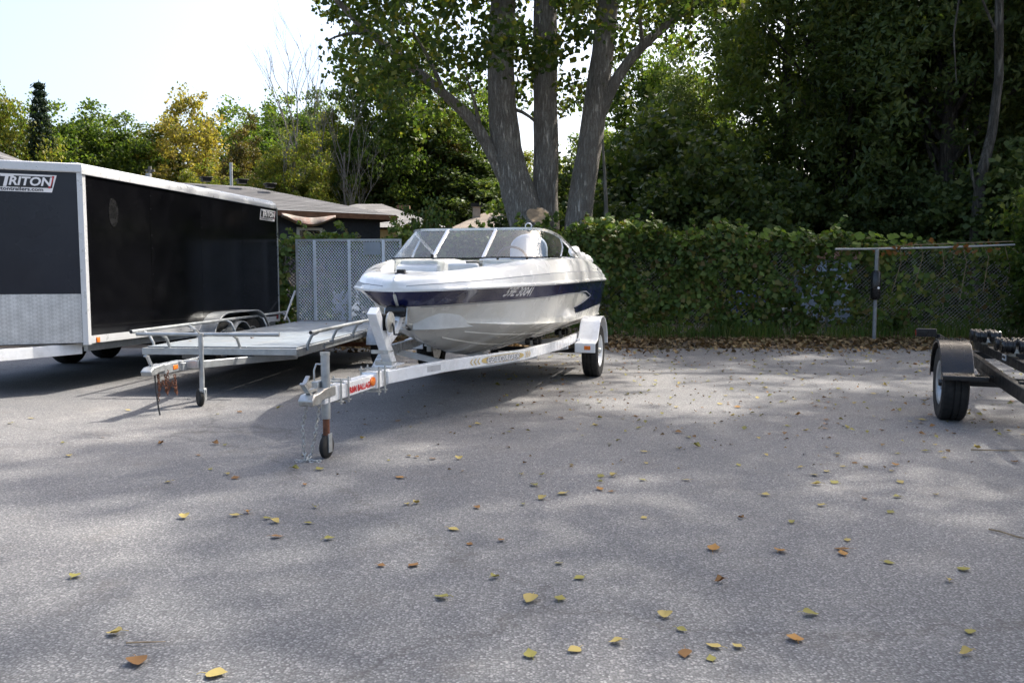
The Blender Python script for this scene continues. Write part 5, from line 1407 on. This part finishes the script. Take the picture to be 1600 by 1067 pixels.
# sawn stub with its pale cut face
mb = MB(); A, B = Vector((.44 - .7, -.0, 2.20)), Vector((.58 - .7, -.46, 2.62)); mb.tube([A, A.lerp(B, .5), B], [.38, .34, .295], 20); st = mb.build('cut_stub', 'bark', pp, smooth=60)
d_ = (B - A).normalized(); mb = MB(); mb.tube([B - d_ * .005, B + d_ * .004], [.265, .26], 24); mb.build('cut_face', 'cutwood', st)
rng = np.random.default_rng(77)
zlo_x = [-5.3, -4.8, -4.3, -3.8, -3.2, -2.4, -1.6, -.9, -.3, .3, 1.0, 2.0, 2.6, 3.4, 4.0, 4.6, 5.6]
zlo_z = [8.0, 7.1, 6.2, 5.55, 5.3, 4.7, 4.55, 4.5, 5.0, 5.3, 5.0, 5.4, 5.6, 6.5, 6.5, 6.6, 8.5]
cs = []
while len(cs) < 1020:
    x, y, z = rng.uniform(-5.4, 5.4), rng.uniform(15.6, 22.6), rng.uniform(4.4, 15.5)
    if z < np.interp(x, zlo_x, zlo_z) + .25: continue
    if ((x - .2) / 5.6) ** 2 + ((y - 19) / 3.8) ** 2 + (max(0, z - 9) / 6.6) ** 2 > 1: continue
    v = math.sin(x * 1.9 + 1.1) + math.sin(z * 2.3 + x) + math.sin(y * 1.7 + z * .8)
    if v < rng.uniform(-2.2, .9): continue
    if z < 7.6 and abs(y - 19) < 1.6 and y < 19 and (abs(x + .2) < .35 or abs(x - .8) < .3 or abs(x - (1.1 + z * .14)) < .3) and rng.uniform() < .8: continue
    cs.append((x - .7, y - 19, z))
P = clump_points(rng, cs, .52 * rng.uniform(.6, 1.3, len(cs)), 46, .8)
V, F = leaf_arrays(P, .125, rng, up=.1, aspect=.95, fold=.15)
link('crown', npmesh('crown', V, F, 'leaf_poplar'), pp)
t = thing('sapling', (2.15, 18.6, 0), 0, 'thin grey sapling stem just right of the leaning poplar trunk', 'tree')
mb = MB(); mb.tube([(0, 0, 0), (-.02, 0, 1.8), (-.06, 0, 3.0), (-.14, 0, 4.3)], [.06, .05, .045, .02], 8); mb.build('trunk', 'bark_pale', t)
t = thing('fallen_branch', (5.0, 20.6, 1.6), 0, 'bare grey branch slanting across the dark shrubs right of the poplar', 'branch')
mb = MB(); mb.tube([(-.7, 0, .1), (-.2, .1, .6), (.2, .1, 1.2), (.9, .2, 1.9)], [.03, .025, .02, .01], 6); mb.tube([(-.3, .1, .45), (-.9, .1, .75)], [.015, .008], 5); mb.build('stick', 'bark_pale', t)

# ------------------------------------------------------------------ vines on the fence
rng = np.random.default_rng(91)
vh = thing('vine_hedge', (0, 16.55, .06), 2.0, 'dense green vine blanket hanging over the chain link fence behind the boat', 'vine')
def htop(x):
    return np.interp(x, [-10.5, -4.6, -4, -2, 0, 1.3, 2.2, 3.2, 4.2, 5.2, 6.0, 7.0, 7.8], [1.95, 1.95, 2.0, 1.97, 2.1, 2.30, 2.30, 2.16, 2.12, 2.12, 2.0, 1.96, 1.84]) + .06 * np.sin(x * 3.1 + 1) + .06 * np.sin(x * 5) + .045 * np.sin(x * 11.3)
def bulge(x, z):
    return .12 * np.sin(x * 2.1 + z * 1.3) + .08 * np.sin(x * 5.3 - z * 3.1) + .05 * np.sin(z * 7 + x * 2)
N = 52000
x = rng.uniform(-10.4, 9.8, N); tz = rng.uniform(0, 1, N) ** .85
z = .03 + (htop(x) - .03) * tz
keep = np.ones(N, bool)
den = np.interp(x, [-10, 4.2, 4.9, 5.5, 6.1, 6.7, 7.2, 7.9, 9.2, 9.8], [1, 1, .72, .58, .45, .36, .24, .13, .10, .35])
den = np.maximum(den, np.where(z > htop(x) - .33, np.interp(x, [5, 7.3, 7.9], [1, .9, .25]), 0))
den *= np.interp(z, [0, .25, .6], [.35, .8, 1])
den *= np.where((x > -4.4) & (x < -1.5) & (z < 1.45) & (z > .35), .22, 1)
hole = np.sin(x * 3.7 + 1) * np.sin(z * 4.1 + x) + .5 * np.sin(x * 9 + z * 5)
den *= np.where((hole < -.35) & (z < 1.7), .25, 1)
keep = rng.uniform(0, 1, N) < den
x, z = x[keep], z[keep]; n = len(x)
y = -.20 + bulge(x, z) * .9 + rng.normal(0, .09, n) - .10 * np.sin(z / 2.2 * 3.0)
over = z > htop(x) - .22
y = np.where(over, rng.uniform(-.45, .45, n), y)
nrm = np.stack([rng.normal(0, .25, n), np.where(over, -.3, -1.0), np.where(over, 1.0, .55)], 1)
P = np.stack([x, y, z], 1)
V, F = leaf_arrays(P, .105, rng, up=.0, normal=nrm * .7, aspect=1.0, fold=.22)
tag(link('foliage', npmesh('foliage', V, F, 'leaf_vine'), vh), kind='stuff')
mb = MB(); r_ = random.Random(4)
for k in range(46):
    xx = r_.uniform(-9, 7.4); h_ = float(htop(xx)); p = Vector((xx, r_.uniform(-.1, .1), 0)); pts = [p]
    for j in range(6): pts.append(Vector((xx + .35 * math.sin(j * 1.3 + k), r_.uniform(-.16, .12), h_ * (j + 1) / 6 * .96)))
    mb.tube(pts, [.014, .012, .011, .010, .009, .008, .005], 5, caps=False)
mb.build('stems', 'twig', vh)
# the large lobed leaves along the top, each its own piece
def vine_leaf(seed, size):
    r = random.Random(seed); mb = MB()
    out = []
    for k in range(15):
        a = -math.pi / 2 + 2 * math.pi * (k + .5) / 15
        rad = 1 - .22 * abs(math.cos(2.5 * (a - math.pi / 2))) * (1 if k % 2 else .4) - (.35 if k in (0, 14) else 0)
        out.append((math.cos(a) * rad, math.sin(a) * rad))
    vs = [(0, 0, 0)] + [(px_ * size / 2, py_ * size / 2, size * (.10 * abs(px_) - .09 * py_ * py_ + r.uniform(-.03, .03))) for px_, py_ in out]
    mb.add(vs, [(0, k + 1, (k + 1) % 15 + 1) for k in range(15)])
    return mb
VL = [vine_leaf(k, .15).mesh('leaf', 'leaf_vine_sunlit' if k < 3 else 'leaf_vine', 50) for k in range(5)]
DL = [vine_leaf(k + 9, .11).mesh('leaf', 'leaf_dry', 50) for k in range(2)]
r_ = random.Random(12)
for k in range(230):
    if k < 95: xx = r_.uniform(1.3, 4.2)
    elif k < 150: xx = r_.uniform(4.2, 6.2)
    elif k < 185: xx = r_.uniform(6.0, 7.9)
    else: xx = r_.uniform(-4.6, 1.3)
    hz = float(htop(xx)) + r_.uniform(-.30, .06)
    if xx > 6.4: hz = 1.93 + r_.uniform(-.12, .14)
    zdn = r_.random()
    o = link('leaf', VL[k % 5 if xx < 6.0 else k % 3], vh, (xx, -.42 - (1.05 if xx > 6.2 else 0) + r_.uniform(-.06, .20) if hz < float(htop(xx)) - .06 else r_.uniform(-.5, -.1), hz), (RAD(r_.uniform(15, 80)), RAD(r_.uniform(-30, 30)), RAD(r_.uniform(-60, 60))), r_.uniform(.7, 1.15))
r2 = random.Random(31); sm = MB(); SC = []
for k in range(34):
    xx = r2.uniform(-4.4, 6.6); z0 = float(htop(xx)) - .12; a = r2.uniform(-.8, .8); l = r2.uniform(.18, .5)
    p0 = Vector((xx, r2.uniform(-.35, .2), z0)); p2 = p0 + Vector((math.sin(a) * l, r2.uniform(-.25, .1), l * .85)); p1 = p0.lerp(p2, .5) + Vector((0, 0, .06))
    sm.tube([p0, p1, p2], [.006, .005, .003], 4, caps=False)
    for q in (.45, .7, .9, 1.0): SC.append(tuple(p0.lerp(p2, q)))
sm.build('stems', 'twig', vh)
P = clump_points(np.random.default_rng(32), SC, [.06] * len(SC), 3); V, F = leaf_arrays(P, .10, np.random.default_rng(33), up=.4, aspect=1.0)
tag(link('shoots', npmesh('shoots', V, F, 'leaf_vine'), vh), kind='stuff')
dv = thing('withered_vine', (8.0, 15.35, -.07), 2, 'withered brown vine trailing along the loose grey rail at the right', 'vine')
mb = MB(); mb.tube([(-1.3, 0, 1.86), (-.6, .0, 1.92), (.2, -.04, 1.95), (1.2, -.05, 1.98)], .008, 5)
for k in range(7): mb.tube([(-1.2 + k * .38, 0, 1.9), (-1.15 + k * .4, .1, 1.5 + .1 * (k % 3)), (-1.3 + k * .42, .15, .9 + .15 * (k % 4))], .006, 4)
mb.build('stems', 'twig', dv)
for k in range(42):
    xx = r_.uniform(-1.4, 1.1)
    link('leaf', DL[k % 2], dv, (xx, r_.uniform(-.12, .08), 1.9 + r_.uniform(-.14, .10) + .02 * xx), (RAD(r_.uniform(30, 120)), RAD(r_.uniform(-60, 60)), RAD(r_.uniform(0, 360))), r_.uniform(.6, 1.1))

# ------------------------------------------------------------------ weeds by the fence
def sumac(loc, s, seed, label):
    t = thing('sumac_plant', loc, seed * 30, label, 'plant')
    r = random.Random(seed); st = MB(); lf = MB()
    st.tube([(0, 0, 0), (.03, 0, .5 * s), (0, .02, 1.0 * s)], [.016, .012, .006], 6)
    for k in range(11):
        a = k * 2.4; z0 = (.30 + .065 * k) * s; L_ = (.62 - .02 * k) * s
        d = Vector((math.cos(a), math.sin(a), 0)); sd = Vector((-d.y, d.x, 0))
        pts = [Vector((0, 0, z0)) + d * (L_ * q) + Vector((0, 0, L_ * (.55 * q - .75 * q * q))) for q in np.linspace(0, 1, 9)]
        st.tube(pts, .004, 4, caps=False)
        for j in range(1, 9):
            for sg in (-1, 1):
                b = pts[j]; ln = .17 * s * (1 - .5 * (j / 8) ** 2); wd = .032 * s
                e = b + sd * sg * ln + d * .05 - Vector((0, 0, .05)); m_ = b.lerp(e, .45) + Vector((0, 0, .015))
                lf.add([b, m_ + d * wd, e, m_ - d * wd], [(0, 1, 2, 3)])
    st.build('stem', 'twig', t); lf.build('fronds', 'leaf_mid', t, smooth=0)
sumac((8.95, 17.2, 0), 1.25, 3, 'fern like sumac plant with long green fronds behind the bare chain link')
sumac((7.85, 17.0, 0), .85, 5, 'small sumac sprout just right of the grey gate post')
def weed(loc, s, seed, label, m='leaf_vine'):
    t = thing('weed', loc, 0, label, 'plant')
    rg = np.random.default_rng(seed); st = MB(); C_ = []
    for k in range(9):
        a, l = rg.uniform(0, 6.28), rg.uniform(.1, .35) * s
        e = (l * math.cos(a), l * math.sin(a), s * rg.uniform(.45, 1)); st.tube([(0, 0, 0), (e[0] * .4, e[1] * .4, e[2] * .6), e], [.008, .006, .003], 4)
        for q in (.5, .75, 1): C_.append((e[0] * q, e[1] * q, e[2] * q))
    st.build('stems', 'twig', t)
    P = clump_points(rg, C_, [.10 * s + .05] * len(C_), 14); V, F = leaf_arrays(P, .085, rg); link('leaves', npmesh('leaves', V, F, m), t)
weed((7.6, 16.4, 0), .75, 1, 'leafy green weed at the foot of the fence right of the gate post')
weed((5.9, 16.2, 0), .5, 2, 'low leafy weed left of the gate post under thin vines')
weed((4.2, 16.0, 0), .45, 3, 'low weed at the foot of the vine hedge near the blue tarpaulin')
weed((10.0, 16.2, 0), .8, 4, 'bushy weed near the right end of the fence')

# leafy undergrowth beyond the fence, too tangled to tell plants apart
rg = np.random.default_rng(61); C_ = []
while len(C_) < 520:
    x, y = rg.uniform(-8, 15), rg.uniform(17.3, 26)
    if abs(x - 7.35) < .9 and 18.8 < y < 21: continue
    if abs(x + 3) < 1.3 and y < 20.5: continue
    C_.append((x, y, .15 + rg.uniform(.05, .55) * (1 + .5 * math.sin(x * 2 + y))))
P = clump_points(rg, C_, [.38] * len(C_), 46, .6); P[:, 2] = np.maximum(P[:, 2], .16)
V, F = leaf_arrays(P, .10, rg, up=.5)
tag(link('undergrowth', npmesh('undergrowth', V, F, 'leaf_dark')), 'tangle of low dark leafy undergrowth beyond the fence', 'undergrowth', kind='stuff')
# ------------------------------------------------------------------ grass, litter, fallen leaves, twigs
rng = np.random.default_rng(5)
n = 13000
gx = rng.uniform(-3, 11.5, n); gy = 15.25 + rng.gamma(2.0, .28, n)
dens = np.interp(gx, [-3, 1.5, 3.2, 4.6, 6.5, 7.6, 11], [.1, .2, .6, 1, 1, .8, 1]) * (.55 + .45 * np.sin(gx * 2.3 + 1) * np.sin(gx * .9))
k_ = rng.uniform(0, 1, n) < dens
gx, gy = gx[k_], gy[k_]; n = len(gx)
h = rng.uniform(.10, .38, n); a = rng.uniform(0, 6.28, n); w = .006
dx, dy = np.cos(a), np.sin(a); le = rng.uniform(.1, .6, n) * h
b = np.stack([gx, gy, np.array([berm(q) - .01 for q in gy])], 1); sd = np.stack([-dy, dx, np.zeros(n)], 1) * w; tip = b + np.stack([dx * le, dy * le, h], 1); mid = b + np.stack([dx * le * .3, dy * le * .3, h * .6], 1)
V = np.stack([b - sd, b + sd, mid + sd * .7, tip, mid - sd * .7], 1).reshape(-1, 3)
i = np.arange(n)[:, None] * 5
F = np.concatenate([i + np.array([[0, 1, 2]]), i + np.array([[0, 2, 4]]), i + np.array([[4, 2, 3]])], 1).reshape(-1, 3)
o = link('grass', npmesh('grass', V, F, 'grass')); tag(o, 'rough green grass growing along the foot of the chain link fence', 'grass', kind='stuff')
n = 9000
lx = rng.uniform(-3.5, 11.5, n); ly = 15.9 - rng.gamma(2.2, .34, n)
P = np.stack([lx, ly, np.array([max(.0, berm(q)) for q in ly]) + .014 + rng.uniform(0, .03, n)], 1)
P = P[(ly > 13.2) & (ly < 16.6)]
V, F = leaf_arrays(P, .085, rng, up=1.3, aspect=.85, fold=.35); V[:, 2] = np.maximum(V[:, 2], .007)
o = link('leaf_litter', npmesh('leaf_litter', V, F, 'litter')); tag(o, 'drift of dry brown leaves along the asphalt edge below the vines', 'leaf litter', kind='stuff')

def fallen(seed, size, m, curl):
    r = random.Random(seed); mb = MB()
    out = [(.0, -.5), (.20, -.46), (.40, -.28), (.46, -.08), (.34, .12), (.17, .34), (0, .56), (-.17, .34), (-.34, .12), (-.46, -.08), (-.40, -.28), (-.20, -.46)]
    k1, k2 = curl * r.uniform(.5, 1.2), curl * r.uniform(.2, .8)
    f = lambda p, q: size * (k1 * p * p * 1.6 + k2 * (q - .1) ** 2 * r.uniform(.8, 1.3))
    vs = [(0, -.1 * size, .0), (0, .2 * size, 0)] + [(p * size * r.uniform(.9, 1.08), q * size, max(0, f(p, q))) for p, q in out]
    n = len(out)
    fs = []
    for k in range(n):
        c = 1 if 3 <= k < 9 else 0
        fs.append((c, 2 + k, 2 + (k + 1) % n))
    fs += [(0, 5, 1), (0, 1, 11)]
    mb.add(vs, fs)
    y0 = -.5 * size; mb.tube([(0, y0, vs[2][2]), (.04 * size, y0 - .22 * size, .01), (.10 * size, y0 - .42 * size, .004)], [.0014, .0012, .001], 4)
    return mb.mesh('fallen_leaf', m, 60)
FM = {}
for key, m, sz in (('yellow', 'fall_yellow', .056), ('olive', 'fall_olive', .054), ('brown', 'fall_brown', .056), ('orange', 'fall_orange', .064)):
    FM[key] = [fallen(k * 7 + len(key), sz, m, c) for k, c in enumerate((.2, .4, .7, 1.1))]
LAB = dict(yellow='pale yellow fallen leaf lying on the grey asphalt', olive='olive green fallen leaf lying on the grey asphalt', brown='dry brown fallen leaf lying on the grey asphalt', orange='orange brown fallen leaf lying on the grey asphalt')
GRP = {k: k + ' leaves scattered over the asphalt' for k in LAB}
SPOTS = [(-3.12,5.74),(-3.42,6.21),(-3.22,6.42),(-2.66,6.17),(-2.22,5.77),(-2.24,6.17),(-2.15,6.11),(-1.98,5.34),(-1.82,5.20),(-1.74,5.11),(-2.12,5.00),(-1.72,4.25),(-1.47,4.29),(-1.42,4.35),(-1.22,4.17),(-1.28,4.24),(-1.14,3.93),(-1.05,4.16),(-1.08,4.45),(-0.88,3.90),(-1.26,4.94),(-1.42,5.35),(-1.26,5.34),(-1.47,5.77),(-1.17,6.37),(-1.25,6.98),(-1.00,7.15),(-0.85,5.61),(-0.71,5.12),(-0.58,4.51),(-0.53,4.53),(-0.37,5.65),(-0.29,7.01),(-0.19,4.44),(-0.29,4.05),(-0.20,3.83),(-0.05,3.88),(-0.57,3.53),(-0.43,3.54),(-0.07,3.39),(-0.28,3.17),(-1.84,3.40),(-1.41,2.84),(-1.23,2.62),(-0.94,2.54),(-4.30,7.30),(-4.32,7.04),(-3.63,7.74),(-2.71,7.52),(-2.54,7.64),(-2.25,7.87),(-0.03,6.66),(-0.55,5.66),(0.06,5.20),(0.19,5.19),(0.13,4.93),(0.56,5.15),(0.54,5.02),(0.64,5.16),(0.52,4.84),(0.58,4.78),(0.81,5.06),(0.69,4.25),(0.29,4.73),(0.17,4.62),(0.06,4.51),(0.91,5.52),(0.95,5.89),(0.74,6.17),(0.56,6.50),(0.71,6.93),(0.44,7.29),(0.75,8.10),(1.65,8.51),(1.38,7.53),(1.59,7.91),(1.12,7.36),(0.99,7.27),(1.84,7.91),(2.06,8.12),(2.18,7.93),(2.00,7.43),(1.96,7.19),(2.56,9.08),(2.17,8.92),(1.39,6.42),(1.23,5.99),(1.38,6.07),(1.08,5.06),(1.52,5.46),(1.20,4.25),(0.94,3.76),(1.24,3.72),(1.53,3.75),(1.51,3.69),(1.61,3.88),(1.67,3.57),(1.95,3.48),(1.82,3.35),(0.86,3.34),(0.57,2.99),(0.61,2.87),(1.12,3.01),(0.99,2.80),(1.63,2.85),(1.52,2.68),(0.77,2.74),(0.58,2.68),(0.66,2.65),(0.69,2.74),(0.36,2.77),(0.21,2.71),(0.06,2.68),(0.07,3.14),(0.19,3.16),(0.21,3.56),(0.28,3.38),(2.33,6.90),(2.61,6.80),(2.61,7.48),(3.42,8.18),(3.10,8.29),(3.90,8.85),(3.97,10.06),(4.66,10.29),(2.90,10.75),(3.65,7.72),(3.48,7.14),(3.53,7.06),(3.27,7.22),(3.29,6.55),(3.56,6.57),(3.18,6.13),(3.43,6.00),(2.99,5.91),(3.09,5.88),(3.01,5.68),(2.76,5.83),(2.57,5.46),(2.47,5.29),(2.33,5.53),(2.32,5.81),(2.20,5.42),(2.04,5.28),(1.93,5.19),(1.91,5.40),(1.85,4.95),(1.98,5.00),(2.01,4.62),(2.21,4.66),(2.39,5.00),(2.46,4.71),(1.71,4.49),(1.44,4.17),(2.03,4.35),(1.47,4.70),(1.80,5.77),(1.93,6.39),(2.48,6.39),(3.42,5.55),(3.96,6.68),(4.07,6.68),(4.09,6.54)]
SPECIAL = {
    44: ('yellow', 1.25, 'large pale yellow leaf at the very bottom edge of the view, left of the middle'),
    43: ('brown', 1.25, 'curled dark brown leaf with a long stalk at the bottom left'),
    92: ('orange', 1.0, 'upright curled rusty orange leaf on the right half of the asphalt'),
    103: ('orange', 1.05, 'long folded orange leaf near the bottom right'),
    93: ('brown', 1.1, 'pinkish brown leaf just right of the upright rusty orange leaf'),
    113: ('yellow', 1.2, 'bright yellow leaf pair lying near the bottom centre'),
    42: ('yellow', .9, 'single small yellow leaf on the empty asphalt at the lower left'),
    102: ('olive', 1.1, 'yellow green leaf right of the bottom centre beside a small twig'),
    105: ('yellow', .9, 'small golden leaf in the bottom right corner'),
    104: ('olive', 1.0, 'olive leaf propped on edge near the right border'),
    97: ('olive', 1.1, 'olive yellow leaf near the right border below the dry twig'),
}
r_ = random.Random(3)
def put(x, y, key, s, lab, grp):
    o = link('fallen_leaf', r_.choice(FM[key]), None, (x, y, .0065), (RAD(r_.uniform(-9, 9)), RAD(r_.uniform(-9, 9)), r_.uniform(0, 6.28)), (s * r_.uniform(.75, 1.1), s * r_.uniform(.85, 1.15), s * r_.uniform(.4, 1.3)))
    o.location.z = .007 + .005 * s
    if grp and 'asphalt' in lab:
        w = ('under and around the boat trailer' if y > 5.2 and x < .12 * y and x > -.45 * y else 'left of the boat trailer' if x < -.25 * y and y < 8.5 else 'close to the camera' if y < 3.9 else 'far back before the vine hedge' if y > 10 else 'in the middle of the open lot' if x < .33 * y else 'on the right side near the black trailer')
        lab = lab.replace('lying on the grey asphalt', 'on the asphalt ' + w); grp = lab.split(' leaf')[0] + ' leaves ' + w
    return tag(o, lab, 'leaf', grp)
for k, (x, y) in enumerate(SPOTS):
    if k in SPECIAL:
        key, s, lab = SPECIAL[k]; put(x, y, key, s, lab, None)
    else:
        key = r_.choices(['yellow', 'olive', 'brown', 'orange'], [5, 3, 2, .6])[0]
        put(x, y, key, r_.uniform(.6, 1.1), LAB[key], GRP[key])
cnt = 0
while cnt < 125:
    y = r_.uniform(6.2, 14.4); x = r_.uniform(-.05, .62) * y
    if y < 9 and x < .1 * y: continue
    if r_.random() > (y - 4) / 10: continue
    key = r_.choices(['yellow', 'olive', 'brown'], [4, 3, 3])[0]
    put(x, y, key, r_.uniform(.8, 1.35), LAB[key], GRP[key]); cnt += 1
n = 620
fy = 5 + 9.6 * rng.uniform(0, 1, n) ** .8; fx = rng.uniform(-.25, .62, n) * fy
P = np.stack([fx, fy, np.full(n, .012)], 1)
V, F = leaf_arrays(P, .030, rng, up=2.0, aspect=.8, fold=.3, jit=.6); V[:, 2] = np.maximum(V[:, 2], .006)
o = link('leaf_fragments', npmesh('leaf_fragments', V, F, 'litter')); tag(o, 'small crumbs of broken brown leaf sprinkled over the asphalt', 'leaf litter', kind='stuff')
for nm, m, n, sz, lab in (('small_leaves', 'fall_olive', 330, .044, 'many small olive and yellow leaves strewn over the far half of the asphalt'), ('small_leaves', 'fall_brown', 190, .04, 'many small brown leaves strewn over the far half of the asphalt')):
    fy = 6.2 + 8.4 * rng.uniform(0, 1, n) ** .7; fx = rng.uniform(-.02, .62, n) * fy
    P = np.stack([fx, fy, np.full(n, .016)], 1)
    V, F = leaf_arrays(P, sz, rng, up=1.8, aspect=.85, fold=.35, jit=.4); V[:, 2] = np.maximum(V[:, 2], .006)
    tag(link(nm, npmesh(nm, V, F, m)), lab, 'leaves', kind='stuff')
# leaves that dropped onto the flatbed
for k in range(14):
    a_ = math.radians(4); lx, ly = r_.uniform(-.8, .8), 5.0 - 4.6 * r_.random() ** 2
    x, y = -3.16 + lx * math.cos(a_) + ly * math.sin(a_), 8.95 - lx * math.sin(a_) + ly * math.cos(a_)
    o = put(x, y, 'brown', r_.uniform(.8, 1.1), 'dry brown leaf lying on the galvanised trailer deck', 'leaves on the flatbed deck'); o.location.z = .525
# twigs
def twig(pts, r, lab):
    t = MB().tube([(x, y, .012 + z) for x, y, z in pts], [r] * (len(pts) - 1) + [r * .5], 6).build('twig', 'twig'); return tag(t, lab, 'twig')
twig([(2.385, 4.045, 0), (2.41, 3.99, .006), (2.45, 3.93, 0), (2.49, 3.86, .004)], .005, 'thin dry twig lying at the right border of the asphalt')
twig([(3.35, 5.95, 0), (3.55, 5.9, .004), (3.72, 5.92, 0)], .005, 'thin twig lying beside the black trailer wheel')
twig([(-1.33, 2.76, 0), (-1.28, 2.755, .004), (-1.20, 2.77, 0)], .003, 'short brown stalk next to the curled leaf at bottom left')
